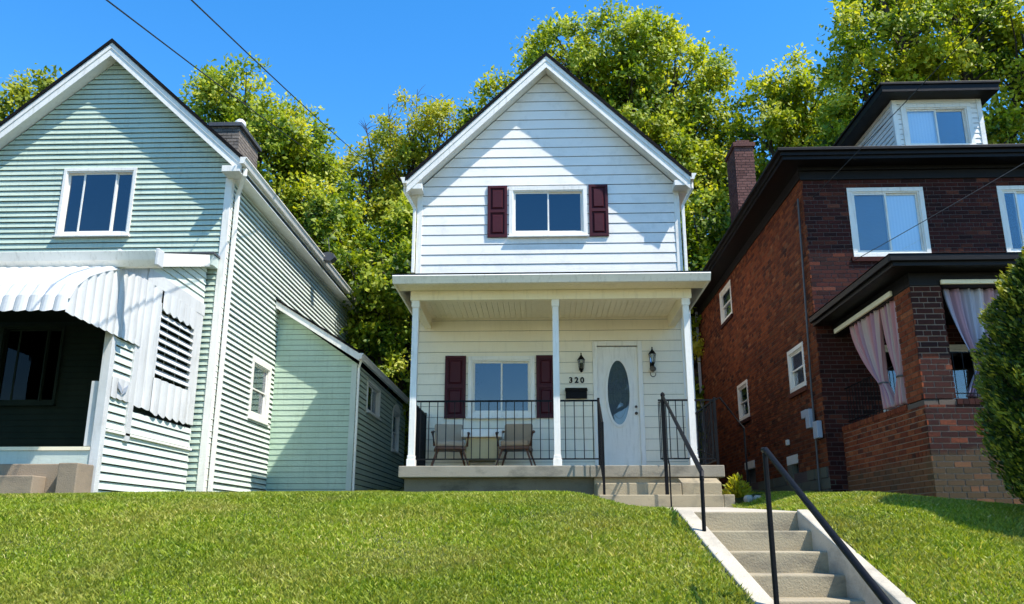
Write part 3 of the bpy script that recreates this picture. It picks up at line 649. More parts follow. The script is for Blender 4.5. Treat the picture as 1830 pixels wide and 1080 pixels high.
siding(lr, [(14.5, 2.1), (26.2, 2.1), (26.2, LZE), (14.5, LZE)], [W4], .1055, .042, 'green_sunlit', lh, wav=.005, gap=.017)
part('back_wall', 'green_siding', lh, lambda m: (m.prism([(2 * LAX - LX, 26.2, 2.1), (LX, 26.2, 2.1), (LX, 26.2, LZE), (LAX, 26.2, LAZ), (2 * LAX - LX, 26.2, LZE)], (0, .1, 0)), m.box(2 * LAX - LX - .1, 2 * LAX - LX, 14.5, 26.3, 2.1, LZE)))
gableroof(lh, 14.22, 26.6, LAX, 10.76, 2.77, 8.24, .27, wallw=14.49)
part('corner_board', 'white_trim', lh, lambda m: (m.box(LX - .10, LX + .03, LY - .032, LY - .0, 2.2, 8.0), m.box(LX - .0, LX + .03, LY + .0, LY + .10, 2.2, 8.0)), bevel=.004)
xe = LAX + 2.77
gutter(lh, (xe, 14.10, 8.25), (xe, 26.6, 8.25), (1, 0, 0), h=.125, d=.12)
part('eave_soffit', 'white_trim', lh, lambda m: m.box(LX, xe, 14.5, 26.5, 7.98, 8.01))
part('eave_return', 'white_trim', lh, lambda m: m.box(xe - .34, xe, 14.13, 14.49, 7.98, 8.10), bevel=.006)
downspout(lh, [(xe + .03, 14.32, 8.12), (xe + .03, 14.32, 7.98), (LX + .10, 14.62, 7.70), (LX + .085, 14.62, 2.25)], r=.05)
part('corner_board', 'white_trim', lh, lambda m: m.box(LX + .0, LX + .03, 26.08, 26.23, 5.2, 7.98))
downspout(lh, [(xe + .03, 26.3, 8.1), (LX + .12, 26.25, 7.8), (LX + .10, 26.25, 5.6)], r=.05)
window(lf, lh, *W3, kind='three', cas=.06, gl='glass_dark', blinds=())
window(lr, lh, *W4, kind='hung', cas=.12, gl='glass', sillp=.03)
window(lf, lh, -9.7, -8.55, 3.75, 5.18, kind='three', cas=.04, mat='interior', gl='glass_dim')
part('foundation', 'found', lh, lambda m: (m.box(2 * LAX - LX, LX - .02, LY + .02, 26.1, 1.6, 2.099)))
# small vent cowl on the far roof edge
part('roof_vent', 'dark_metal', lh, lambda m: (m.prism([(-5.56, 19.9, 8.30), (-5.30, 19.9, 8.36), (-5.18, 19.9, 8.32), (-5.12, 19.9, 8.22), (-5.24, 19.9, 8.12), (-5.42, 19.9, 8.15)], (0, .25, 0)), m.tube([(-5.3, 20, 8.4), (-5.35, 20, 8.75), (-5.2, 20, 8.95)], .012, 5), m.tube([(-5.35, 20, 8.75), (-5.5, 20, 8.7)], .01, 5)), bevel=.03)
# chimney of the green house
ch = part('chimney', 'mortar', lh, lambda m: m.box(-6.915, -6.325, 16.015, 17.185, 8.6, 9.84))
part('chimney_cap', 'dark_metal', lh, lambda m: m.box(-6.97, -6.25, 15.95, 17.25, 9.84, 9.93), bevel=.01)
part('chimney_pot', 'ball', lh, lambda m: m.lathe((-6.42, 16.3, 9.93), [(.11, 0), (.11, .07), (.125, .10), (.11, .17), (.06, .22), (.01, .235)], 14), smooth=True)
for P_, a, b_ in ((FRONT(16.0), -6.93, -6.31), (RIGHT(-6.31), 16.0, 17.2)):
    bricks(P_, [(a, 8.6), (b_, 8.6), (b_, 9.84), (a, 9.84)], [], 'brick_grey', lh, 'mortar', wall=False)
# lean-to
LS = -3.98
fl = FRONT(17.8)
siding(fl, [(LX + .02, 2.2), (LS, 2.2), (LS, 5.10), (LX + .02, 6.33)], [], .118, .012, 'green_lean', lh, gap=.008)
pr = RIGHT(LS)
WA = (18.95, 20.5, 4.22, 4.95); WB = (22.35, 23.4, 3.65, 4.72)
siding(pr, [(17.8, 2.2), (24.5, 2.2), (24.5, 5.10), (17.8, 5.10)], [WA, WB], .118, .022, 'green_siding', lh, gap=.016)
part('lean_to_roof', 'shingle', lh, lambda m: m.prism([(LX + .02, 17.5, 6.50), (LS + .12, 17.5, 5.31), (LS + .12, 17.5, 5.26), (LX + .02, 17.5, 6.45)], (0, 7.1, 0)))
part('rake_board', 'white_trim', lh, lambda m: m.prism([(LX + .03, 17.52, 6.445), (LS + .12, 17.52, 5.255), (LS + .12, 17.52, 5.10), (LX + .03, 17.52, 6.29)], (0, .03, 0)))
part('soffit', 'white_trim', lh, lambda m: m.prism([(LX + .03, 17.552, 6.33), (LS + .10, 17.552, 5.15), (LS + .10, 17.552, 5.12), (LX + .03, 17.552, 6.30)], (0, .24, 0)))
gutter(lh, (LS + .10, 17.5, 5.26), (LS + .10, 24.5, 5.26), (1, 0, 0), h=.12, d=.1)
part('corner_board', 'green_trim', lh, lambda m: m.box(LS - .10, LS + .02, 17.772, 17.8, 2.3, 5.08), bevel=.003)
downspout(lh, [(LS + .14, 17.62, 5.15), (LS + .07, 17.74, 4.98), (LS + .07, 17.74, 2.3)], r=.035)
window(pr, lh, *WA, kind='slider', cas=.05, gl='glass', blinds=((.5, 1, 'blind_dark'),))
window(pr, lh, *WB, kind='hung', cas=.05, gl='glass', blinds=((0, 1, 'blind_dark'),))
part('arched_head', 'white_trim', lh, lambda m: m.prism([pr.p(22.875 + .525 * math.cos(a), 4.72 + .22 * math.sin(a), .02) for a in [math.pi * i / 12 for i in range(13)]] , (.03, 0, 0)))
part('back_wall', 'green_siding', lh, lambda m: m.box(LX, LS - .01, 24.4, 24.5, 2.2, 5.1))
# front porch of the green house
PX = -6.04; PY = 11.4; ps = RIGHT(PX); pff = FRONT(PY)
# side wall below
part('corner_post', 'white_metal', lh, lambda m: m.box(PX - .09, PX + .03, PY - .03, PY + .09, 2.0, 4.55), bevel=.004)
siding(ps, [(11.49, 1.9), (14.38, 1.9), (14.38, 3.12), (12.2, 3.12), (12.2, 5.2), (11.49, 5.2)][:0] or [(11.49, 1.9), (14.38, 1.9), (14.38, 5.28), (11.49, 5.28)], [(12.10, 14.38, 3.30, 5.28)], .118, .028, 'green_sunlit', lh, wav=.004, gap=.017)
siding(ps, [(12.3, 5.52), (14.38, 5.52), (14.38, 6.3), (12.3, 5.7)], [], .118, .022, 'green_sunlit', lh)
part('porch_post', 'white_metal', lh, lambda m: m.box(PX - .05, PX + .05, 12.02, 12.16, 2.85, 5.3), bevel=.004)
part('ledge', 'white_trim', lh, lambda m: ps.box(m, 11.5, 14.4, 2.93, 2.965, .0, .05))
part('soffit_board', 'white_metal', lh, lambda m: ps.box(m, 11.31, 12.195, 5.283, 5.52, -.03, .01))
part('header_board', 'white_metal', lh, lambda m: ps.box(m, 12.2, 14.42, 5.30, 5.52, -.02, .035), bevel=.004)
def corrug(mb, pl, u0, u1, zt, zb, amp=.018, pitch=.145, n=.04, scallop=.0, seg=6):
    """ribbed vertical metal sheet with a scalloped lower edge; zt, zb are functions of u"""
    k = max(2, int((u1 - u0) / pitch * seg)); P = []; F = []
    for i in range(k + 1):
        u = u0 + (u1 - u0) * i / k; ph = (u - u0) / pitch; rib = abs(math.sin(math.pi * ph)) ** .6 * amp
        zb_ = zb(u) - scallop * abs(math.sin(math.pi * ph)); 
        P += [pl.p(u, zb_, n + rib), pl.p(u, zt(u), n + rib), pl.p(u, zb_, n + rib - .004), pl.p(u, zt(u), n + rib - .004)]
    for i in range(k):
        a = 4 * i; b = a + 4
        F += [(a, b, b + 1, a + 1), (a + 2, a + 3, b + 3, b + 2), (a, a + 2, b + 2, b), (a + 1, b + 1, b + 3, a + 3)]
    mb.add(P, F)
part('corrugated_panel', 'white_metal', lh, lambda m: corrug(m, ps, 12.17, 12.74, lambda u: 5.30, lambda u: 3.40, pitch=.285, scallop=.03, n=.02, amp=.03))
part('corrugated_valance', 'white_metal', lh, lambda m: corrug(m, ps, 12.74, 14.04, lambda u: 5.30, lambda u: 5.02, pitch=.26, scallop=.07, n=.05))
part('corrugated_apron', 'white_metal', lh, lambda m: corrug(m, ps, 12.74, 14.10, lambda u: 3.90, lambda u: 3.38, pitch=.26, scallop=.06, n=.03, amp=.035))
part('louver_frame', 'white_metal', lh, lambda m: ps.box(m, 14.04, 14.38, 3.36, 5.30, -.02, .03))
part('louver_frame', 'white_metal', lh, lambda m: ps.box(m, 12.70, 12.76, 3.9, 5.10, -.02, .03))
for i in range(9):
    z = 3.96 + i * .128
    part('louver_slat', 'white_metal', lh, lambda m: m.prism([ps.p(12.76, z, .045), ps.p(12.76, z + .09, -.01), ps.p(12.76, z + .10, -.008), ps.p(12.76, z + .01, .05)], (0, 1.28, 0)))
part('louver_bar', 'white_metal', lh, lambda m: (ps.box(m, 13.15, 13.17, 3.95, 5.1, -.035, -.03), ps.box(m, 13.6, 13.62, 3.95, 5.1, -.035, -.03)))
part('butterfly_panel', 'white_metal', lh, lambda m: corrug(m, ps, 11.5, 12.02, lambda u: 3.70, lambda u: 3.42, pitch=.17, scallop=.02, n=.03))
part('butterfly', 'grey_box', lh, lambda m: (m.prism([ps.p(11.76, 3.48, .06), ps.p(11.88, 3.55, .06), ps.p(11.90, 3.64, .06), ps.p(11.78, 3.57, .06)], (.006, 0, 0)), m.prism([ps.p(11.75, 3.48, .06), ps.p(11.63, 3.55, .06), ps.p(11.61, 3.64, .06), ps.p(11.73, 3.57, .06)], (.006, 0, 0))))
# porch roof and gutter, floor, apron, interior
part('porch_roof', 'shingle', lh, lambda m: m.prism([(-11.2, 11.3, 5.48), (-11.2, 14.5, 6.50), (-11.2, 14.5, 6.46), (-11.2, 11.3, 5.44)], (5.25, 0, 0)))
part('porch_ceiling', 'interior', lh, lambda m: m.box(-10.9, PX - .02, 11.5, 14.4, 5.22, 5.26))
part('porch_fascia', 'white_trim', lh, lambda m: (m.prism([(-11.2, 11.16, 5.44), (-11.2, 11.10, 5.42), (-11.2, 11.15, 5.30), (-11.2, 11.22, 5.22), (-11.2, 11.3, 5.22), (-11.2, 11.3, 5.44)], (5.78, 0, 0))), bevel=.004)
part('gutter_cap', 'white_metal', lh, lambda m: m.box(-5.42, -5.37, 11.11, 11.29, 5.21, 5.46), bevel=.012)
part('rake_fascia', 'white_trim', lh, lambda m: m.prism([(-5.945, 11.31, 5.25), (-5.945, 14.45, 6.25), (-5.945, 14.45, 6.47), (-5.945, 11.31, 5.47)], (.03, 0, 0)))
part('roof_flashing', 'green_trim', lh, lambda m: m.box(-7.3, -5.86, 14.20, 14.46, 6.20, 6.40), bevel=.004)
part('flashing_edge', 'dark_metal', lh, lambda m: m.box(-11, -5.84, 14.16, 14.49, 6.402, 6.44))
part('porch_floor', 'interior', lh, lambda m: m.box(-10.9, PX - .1, PY, 14.4, 2.60, 2.70))
part('floor_edge', 'cream', lh, lambda m: m.box(-10.9, PX - .1, PY - .03, PY, 2.66, 2.71))
part('porch_apron', 'green_trim', lh, lambda m: m.box(-10.9, PX - .09, PY - .01, PY + .04, 1.9, 2.655))
part('side_fin', 'white_metal', lh, lambda m: m.box(-6.26, -6.14, PY + .02, PY + .05, 2.72, 3.62), bevel=.004)
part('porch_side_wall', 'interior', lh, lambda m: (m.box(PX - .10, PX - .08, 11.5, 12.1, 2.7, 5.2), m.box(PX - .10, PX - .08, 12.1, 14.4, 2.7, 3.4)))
part('porch_light_blocker', 'interior', lh, lambda m: m.box(-10.95, -8.9, 11.5, 11.6, 1.9, 5.3))  # unseen wall, added to keep light out of the porch
part('porch_lamp', 'black_iron', lh, lambda m: (m.lathe((-7.05, 14.38, 4.25), [(.02, -.1), (.06, -.05), (.07, .06), (.02, .12)], 8), m.box(-7.5, -7.1, 14.3, 14.44, 3.98, 4.08)))
# steps of the green house
part('side_steps', 'tanstone', lh, lambda m: (m.box(-6.30, -6.04, 10.95, 11.36, 1.9, 2.46),), bevel=.012)
part('side_step', 'tanstone', lh, lambda m: m.box(-9, -6.303, 11.10, 11.36, 1.9, 2.46), bevel=.012)
part('side_step', 'tanstone', lh, lambda m: m.box(-9, -6.52, 10.80, 11.098, 1.9, 2.29), bevel=.012)
# awning
def awn(m):
    x0, x1 = -10.8, PX + .045; pitch = .17; seg = 5; k = int((x1 - x0) / pitch * seg); prof = [(11.36, 5.24), (10.9, 5.06), (10.5, 4.86), (10.25, 4.66), (10.13, 4.48), (10.10, 4.30)]
    P, F = [], []; np_ = len(prof)
    for i in range(k + 1):
        x = x0 + (x1 - x0) * i / k; rib = abs(math.sin(math.pi * (x1 - x) / pitch)) ** .7 * .045
        for j, (y, z) in enumerate(prof):
            e = rib; P.append((x, y - e * (.3 + .14 * j), z + e * (1 - .16 * j) - (.04 * abs(math.sin(math.pi * (x1 - x) / pitch)) if j == np_ - 1 else 0)))
    for i in range(k):
        for j in range(np_ - 1): a = i * np_ + j; F.append((a, a + 1, a + np_ + 1, a + np_))
    m.add(P, F)
aw = part('awning', 'white_metal', lh, awn)
md = aw.modifiers.new('solid', 'SOLIDIFY'); md.thickness = .005
def awside(m):
    top = [(10.12, 4.45), (10.25, 4.66), (10.5, 4.86), (10.9, 5.06), (11.36, 5.24), (12.16, 5.29)]
    corrug(m, ps, 10.12, 12.16, lambda u: float(np.interp(u, [p[0] for p in top], [p[1] for p in top])), lambda u: 4.28, pitch=.205, scallop=.03, n=.035, amp=.035, seg=8)
part('awning_side', 'white_metal', lh, awside)
part('awning_trim', 'white_metal', lh, lambda m: m.tube([ps.p(u, z, .06) for u, z in ((10.12, 4.45), (10.25, 4.66), (10.5, 4.86), (10.9, 5.06), (11.36, 5.24))], .012, 5))
# ------------------------------------------------------------------ brick house
BX, BY = 4.63, 14.0
bh = thing('brick_house', 'dark red brick house with brown eaves, a roof dormer and a brick side porch', 'house', (8, 14, 2.2))
bf = FRONT(BY); bs = LEFT(BX)
WC = (5.40, 6.72, 6.15, 7.43); WD = (7.99, 9.31, 6.15, 7.43); WG = (5.6, 7.3, 3.3, 4.6)
bricks(bf, [(BX, 1.8), (12.2, 1.8), (12.2, 7.86), (BX, 7.86)], [WC, WD, WG], 'brick_front', bh, 'mortar_dark')
S1 = (14.75, 15.72, 4.05, 4.84); S2 = (18.92, 19.92, 4.05, 4.9); S3 = (19.87, 21.15, 6.66, 7.52); B1 = (15.63, 16.32, 2.42, 2.95); B2 = (18.8, 19.7, 2.5, 3.1)
for P0, P1 in ((1.8, 7.86),):
    bricks(bs, [(14.0, 2.62), (24.2, 2.62), (24.2, 7.86), (14.0, 7.86)], [S1, S2, S3, B1, B2], 'brick_side', bh, 'mortar', phase=.1)
# stone foundation along the side
y = 14.0; k = 0
while y < 24.2:
    L_ = random.uniform(.3, .55)
    for j in range(4):
        z0 = 1.9 + j * .18; yy0 = y + (.12 if j % 2 else 0); yy1 = min(yy0 + L_ - .012, 24.2)
        if (z0 + .18 > 2.45 and ((yy0 < 16.32 and yy1 > 15.63) or (yy0 < 19.7 and yy1 > 18.8))): continue
        part('foundation_stone', 'greenstone', bh, lambda m: bs.box(m, max(yy0, 14.003), yy1, z0 + .006, z0 + .172, -.1, random.uniform(-.004, .008)))
    y += L_
part('foundation', 'mortar_dark', bh, lambda m: (m.box(BX + .01, 12.2, 14.15, 24.1, 1.7, 2.618), m.box(BX + .012, BX + .14, 14.15, 24.2, 1.8, 2.619)))
part('back_wall', 'mortar_dark', bh, lambda m: (m.box(BX, 12.2, 24.2, 24.3, 1.8, 7.86), m.box(12.1, 12.2, 14.14, 24.2, 1.8, 7.86)))
for W_, bl in ((WC, ((0, .49, 'blind_dark'), (.5, 1, 'blind'))), (WD, ((0.2, 1, 'blind'),))):
    window(bf, bh, *W_, kind='slider', cas=.075, proud=.01, blinds=bl, sillp=.0, gl='glass', split=(W_[0] + .32 if W_ is WD else None))
    part('brick_sill', 'brick_front', bh, lambda m: bf.box(m, W_[0] - .04, W_[1] + .04, W_[2] - .085, W_[2] - .003, -.02, .035))
window(bf, bh, *WG, kind='slider', cas=.06, proud=.01, sillp=.0)
for W_ in (S1, S2, S3):
    window(bs, bh, *W_, kind='hung', cas=.075, proud=.012, sillp=.0, blinds=((0, 1, 'leafy_blind' if False else 'blind_dark'),))
    part('brick_sill', 'brick_front', bh, lambda m: bs.box(m, W_[0] - .04, W_[1] + .04, W_[2] - .085, W_[2] - .003, -.02, .04))
for W_ in (B1, B2):
    part('basement_lintel', 'white_trim', bh, lambda m: bs.box(m, W_[0], W_[1], W_[3] - .16, W_[3], -.08, .01))
    part('basement_window', 'dark_metal', bh, lambda m: bs.box(m, W_[0], W_[1], W_[2], W_[3] - .163, -.13, -.09))
part('basement_pier', 'greenstone', bh, lambda m: bs.box(m, 16.0, 16.32, 2.42, 2.787, -.08, .006))
# cornice
O = .42
def cor(mb, o, z0, z1, t_=.03):
    mb.box(BX - o, 12.2 + o, BY - o, BY - o + t_, z0, z1); mb.box(BX - o, BX - o + t_, BY - o + t_ + .001, 24.2 + o, z0, z1)
part('gutter', 'brown_trim', bh, lambda m: (cor(m, O + .04, 7.86, 7.965, .05), cor(m, O + .10, 7.93, 7.985, .07)), bevel=.006)
part('fascia', 'brown_trim', bh, lambda m: cor(m, O, 7.80, 7.92))
part('soffit', 'brown_trim', bh, lambda m: (m.box(BX - O + .03, 12.2, BY - O + .03, BY - .001, 7.815, 7.84), m.box(BX - O + .03, BX - .001, BY, 24.2 + O, 7.815, 7.84)))
part('frieze_board', 'brown_trim', bh, lambda m: (m.box(BX - .03, 12.2, BY - .035, BY - .008, 7.58, 7.813), m.box(BX - .035, BX - .008, BY, 24.2, 7.62, 7.813), m.box(BX - .06, 12.2, BY - .09, BY - .036, 7.74, 7.812)), bevel=.004)
part('roof', 'shingle', bh, lambda m: m.add([(BX - O - .05, BY - O - .05, 7.99), (12.65, BY - O - .05, 7.99), (12.65, 24.65, 7.99), (BX - O - .05, 24.65, 7.99), (8.4, 17.9, 9.45), (8.45, 20.3, 9.45)], [(0, 1, 4), (1, 2, 5, 4), (2, 3, 5), (3, 0, 4, 5), (3, 2, 1, 0)]))
# dormer
DY = 15.0; df = FRONT(DY); DX0, DX1 = 6.84, 8.50
WE = (6.98, 8.30, 8.62, 9.56)
siding(df, [(DX0, 8.3), (DX1, 8.3), (DX1, 9.66), (DX0, 9.66)], [WE], .1055, .012, 'white_siding', bh)
for P_ in (LEFT(DX0), RIGHT(DX1)):
    siding(P_, [(15.0, 8.2), (18.4, 8.2), (18.4, 9.66), (15.0, 9.66)], [], .1055, .016, 'white_siding', bh)
for x0 in (DX0 - .02, DX1 - .07): part('corner_board', 'white_trim', bh, lambda m: m.box(x0, x0 + .09, DY - .025, DY + .06, 8.3, 9.65), bevel=.003)
window(df, bh, *WE, kind='slider', cas=.08, proud=.035, blinds=((0, .5, 'blind'), (.5, 1, 'blind_dark')))
part('dormer_roof', 'brown_trim', bh, lambda m: (m.box(6.53, 8.72, 14.66, 18.6, 9.66, 9.80), m.box(6.50, 8.75, 14.63, 18.6, 9.801, 9.85)), bevel=.006)
# chimney
part('chimney', 'mortar_dark', bh, lambda m: m.box(5.02, 5.48, 20.01, 20.9, 7.9, 11.1))
for P_, a, b_ in ((FRONT(20.0), 5.0, 5.49), (LEFT(5.0), 20.0, 20.92)):
    bricks(P_, [(a, 8.2), (b_, 8.2), (b_, 11.1), (a, 11.1)], [], 'brick_chimney', bh, 'mortar', wall=False)
part('chimney_cap', 'brick_chimney', bh, lambda m: (m.box(4.96, 5.53, 19.96, 20.96, 11.1, 11.22), m.box(5.08, 5.42, 20.1, 20.8, 11.221, 11.34)), bevel=.01)
# conduit and meter boxes
part('conduit', 'dark_metal', bh, lambda m: m.tube([(BX - .04, 14.15, 7.3), (BX - .04, 14.22, 6.2), (BX - .04, 14.30, 5.0), (BX - .05, 14.36, 3.9), (BX - .05, 14.36, 3.4), (BX - .05, 14.42, 2.1)], .018, 6))
part('meter_box', 'grey_box', bh, lambda m: bs.box(m, 14.40, 14.62, 3.28, 3.60, .015, .12), bevel=.01)
part('meter_box', 'grey_box', bh, lambda m: bs.box(m, 14.64, 14.90, 3.48, 3.62, .015, .10), bevel=.01)
part('meter_box', 'grey_box', bh, lambda m: bs.box(m, 14.10, 14.33, 3.08, 3.36, .015, .10), bevel=.01)
part('wall_vent', 'white_trim', bh, lambda m: bs.box(m, 16.05, 16.17, 3.15, 3.25, .0, .05), bevel=.01)
downspout(bh, [(BX - .07, 24.1, 7.8), (BX - .07, 24.1, 2.4)], mat='grey_box', r=.05)
# brick porch
QX, QY = 4.9, 10.93
qs = LEFT(QX); qf = FRONT(QY)
bricks(qs, [(QY, 1.7), (13.99, 1.7), (13.99, 3.16), (QY, 3.16)], [], 'brick_porch', bh, 'mortar_light', phase=.05)
bricks(qf, [(QX, 1.7), (9.2, 1.7), (9.2, 3.16), (QX, 3.16)], [], 'brick_pier', bh, 'mortar_light', phase=.02)
zb_ = 1.7 + .0752 * 20
bricks(qs, [(QY, 3.24), (11.45, 3.24), (11.45, 4.74), (QY, 4.74)], [], 'brick_porch', bh, 'mortar', phase=.05)
bricks(qf, [(QX, 3.24), (5.31, 3.24), (5.31, 4.74), (QX, 4.74)], [], 'brick_pier', bh, 'mortar_light', phase=.02)
bricks(qf, [(8.6, 3.24), (9.2, 3.24), (9.2, 4.74), (8.6, 4.74)], [], 'brick_pier', bh, 'mortar_light')
part('pier_core', 'mortar_dark', bh, lambda m: (m.box(QX + .1, 5.30, QY + .1, 11.44, 3.2, 4.74), m.box(8.61, 9.2, QY + .1, 11.44, 3.2, 4.74)))
part('inner_wall', 'mortar_dark', bh, lambda m: (m.box(QX + .142, QX + .2, QY + .15, 13.98, 1.7, 3.16), m.box(QX + .21, 9.1, QY + .142, QY + .2, 1.7, 3.16), m.box(9.1, 9.2, QY + .15, 13.98, 1.7, 4.74)))
part('porch_floor', 'found', bh, lambda m: m.box(QX + .21, 9.0, QY + .21, 13.98, 2.3, 2.4))
def sillrow(P_, a, b_, mt):
    n = int((b_ - a) / .0745)
    for i in range(n):
        u = a + i * (b_ - a) / n
        part('cap_brick', mt, bh, lambda m: P_.box(m, u + .003, u + (b_ - a) / n - .003, 3.163, 3.237, -.19, .012 + random.uniform(-.002, .002)))
sillrow(qs, 11.45, 13.98, 'brick_porch'); sillrow(qf, 5.31, 8.6, 'brick_pier')
part('sill_mortar', 'mortar', bh, lambda m: (m.box(QX + .004, QX + .18, QY + .01, 13.98, 3.158, 3.228), m.box(QX + .19, 9.19, QY + .004, QY + .18, 3.158, 3.228)))
part('porch_header', 'brown_trim', bh, lambda m: (m.box(QX + .0, QX + .16, QY + .162, 13.98, 4.745, 4.93), m.box(QX, 9.2, QY, QY + .16, 4.745, 4.93)), bevel=.004)
part('roller_blind', 'cream', bh, lambda m: m.box(QX - .045, QX - .003, 11.47, 13.80, 4.755, 4.83), bevel=.01)
part('roller_blind', 'cream', bh, lambda m: m.box(5.30, 8.6, QY - .045, QY - .003, 4.755, 4.815), bevel=.01)
QO = .32
part('porch_fascia', 'brown_trim', bh, lambda m: (m.box(QX - QO, 9.5, QY - QO, QY - QO + .06, 4.92, 5.06), m.box(QX - QO, QX - QO + .06, QY - QO + .061, 13.98, 4.92, 5.06), m.box(QX - QO - .05, 9.5, QY - QO - .05, QY - QO - .001, 4.98, 5.07), m.box(QX - QO - .05, QX - QO - .001, QY - QO, 13.98, 4.98, 5.07)), bevel=.008)
part('porch_soffit', 'brown_trim', bh, lambda m: (m.box(QX - QO + .06, 9.4, QY - QO + .06, 13.98, 4.934, 4.95),))
part('porch_roof', 'shingle', bh, lambda m: m.add([(QX - QO - .06, QY - QO - .06, 5.075), (9.55, QY - QO - .06, 5.075), (9.55, 13.98, 5.075), (QX - QO - .06, 13.98, 5.075), (QX + 1.2, 13.98, 5.62), (8.4, 13.98, 5.62)], [(0, 1, 5, 4), (0, 4, 3), (1, 2, 5), (3, 4, 5, 2), (0, 3, 2, 1)]))
f = part('opening_rail', 'black_iron', bh, lambda m: (m.tube([(QX + .10, 11.46, 3.86), (QX + .10, 13.97, 3.86)], .011, 4), m.tube([(5.32, QY + .10, 3.86), (8.6, QY + .10, 3.86)], .011, 4), m.tube([(QX + .10, 11.46, 3.32), (QX + .10, 13.97, 3.32)], .009, 4), m.tube([(5.32, QY + .10, 3.32), (8.6, QY + .10, 3.32)], .009, 4)))
for i in range(20):
    y_ = 11.52 + i * .125; part('baluster', 'black_iron', f, lambda m: m.tube([(QX + .10, y_, 3.25), (QX + .10, y_, 3.86)], .006, 4))
for i in range(26):
    x_ = 5.38 + i * .125; part('baluster', 'black_iron', f, lambda m: m.tube([(x_, QY + .10, 3.25), (x_, QY + .10, 3.86)], .006, 4))
part('porch_pole', 'grey_box', bh, lambda m: m.tube([(QX + .6, 12.75, 2.4), (QX + .6, 12.75, 4.9)], .03, 8))
finish_bricks(bh, 300)
# remaining chimney bricks of the green house
finish_bricks(lh, 200)
# ------------------------------------------------------------------ curtains
def curtain(label, pl, top, tie, tail, mat, folds=7, ztop=4.75, ztie=3.66, zbot=3.28, nn=-.07):
    R_, K = 26, 90; P = []; uu = []
    for j in range(R_):
        tt = j / (R_ - 1); z = ztop + (zbot - ztop) * tt; sT = (ztop - ztie) / (ztop - zbot)
        if tt < sT: q = tt / sT; e = q ** 1.5; a = top[0] + (tie[0] - top[0]) * e; b = top[1] + (tie[1] - top[1]) * e
        else: q = (tt - sT) / (1 - sT); e = q ** .7; a = tie[0] + (tail[0] - tie[0]) * e; b = tie[1] + (tail[1] - tie[1]) * e
        wd = abs(b - a); amp = .018 + .035 * min(1, .5 / (wd + .1)) * .6
        for i in range(K):
            s = i / (K - 1); ph = s * folds * 2 * math.pi
            n = nn + amp * math.sin(ph + .8 * math.sin(3 * tt)) + .012 * math.sin(ph * 2.3 + tt * 4)
            P.append(pl.p(a + (b - a) * s, z + .01 * math.sin(ph) * (j == R_ - 1), n)); uu.append(s)
    F = [(j * K + i, j * K + i + 1, (j + 1) * K + i + 1, (j + 1) * K + i) for j in range(R_ - 1) for i in range(K - 1)]
    t_ = thing('curtain', label, 'curtain', pl.p((top[0] + top[1]) / 2, zbot, nn), 'curtains of the brick porch')
    me = bpy.data.meshes.new('cloth'); me.from_pydata([tuple(p) for p in P], [], F); me.shade_smooth()
    a_ = me.attributes.new('uu', 'FLOAT', 'POINT'); a_.data.foreach_set('value', uu); me.materials.append(M[mat])
    o = bpy.data.objects.new('cloth', me); C.objects.link(o); setpar(o, t_)
    md = o.modifiers.new('solid', 'SOLIDIFY'); md.thickness = .003
    cu = (tie[0] + tie[1]) / 2; hw = abs(tie[1] - tie[0]) / 2 + .02
    mb = MB(); ring_ = [pl.p(cu + hw * math.cos(a), ztie + .01 * math.sin(a), nn + .055 * math.sin(a)) for a in [2 * math.pi * i / 16 for i in range(17)]]
    mb.tube(ring_, .014, 6); mb.build('tie_band', mat if False else 'dark_metal', t_)
curtain('pink striped curtain tied back beside the dark gap, farther from the corner pier', qs, (13.30, 12.12), (12.36, 12.20), (12.28, 11.96), 'curtain', nn=-.06)
curtain('pink striped curtain tied back against the porch corner pier on its side opening', qs, (12.10, 11.50), (11.80, 11.64), (11.97, 11.62), 'curtain', folds=5, nn=-.09)
curtain('mauve grey curtain tied back in the porch front opening behind the evergreen', qf, (5.40, 6.45), (5.72, 5.92), (5.52, 5.86), 'curtain_mauve', nn=-.17, ztop=4.74)
# ------------------------------------------------------------------ wires
def wire(label, pts, r, group='overhead wires'):
    P = [Vector(p) for p in pts]; out = []
    for i in range(len(P) - 1):
        for k in range(12): out.append(P[i].lerp(P[i + 1], k / 12) - Vector((0, 0, 1)) * .0)
    out.append(P[-1]); n = len(out)
    L_ = (P[-1] - P[0]).length
    out = [p - Vector((0, 0, 4 * (i / (n - 1)) * (1 - i / (n - 1)) * L_ * .006)) for i, p in enumerate(out)]
    mb = MB(); mb.tube(out, r, 6); o = mb.build('overhead_wire', 'wire', smooth=True); tag(o, label, 'wire', group); return o
wire('black overhead wire crossing nearer the green gable, lower of the two', [(-3.9, 1.3, 5.045), (-7.475, 38.35, 17.2)], .010)
wire('black overhead wire over the sky gap, upper and farther right of the two', [(-3.185, 1.3, 5.11), (-6.76, 38.35, 17.85)], .010)
wire('thin service wire running to the upper corner of the brick house front', [(4.75, 13.9, 7.2), (6.5, 6.0, 8.6)], .006, 'service wires')
wire('thin dark wire slanting across the front window above the brick porch', [(5.02, 13.05, 5.78), (9.6, 12.0, 8.3)], .006, 'service wires')
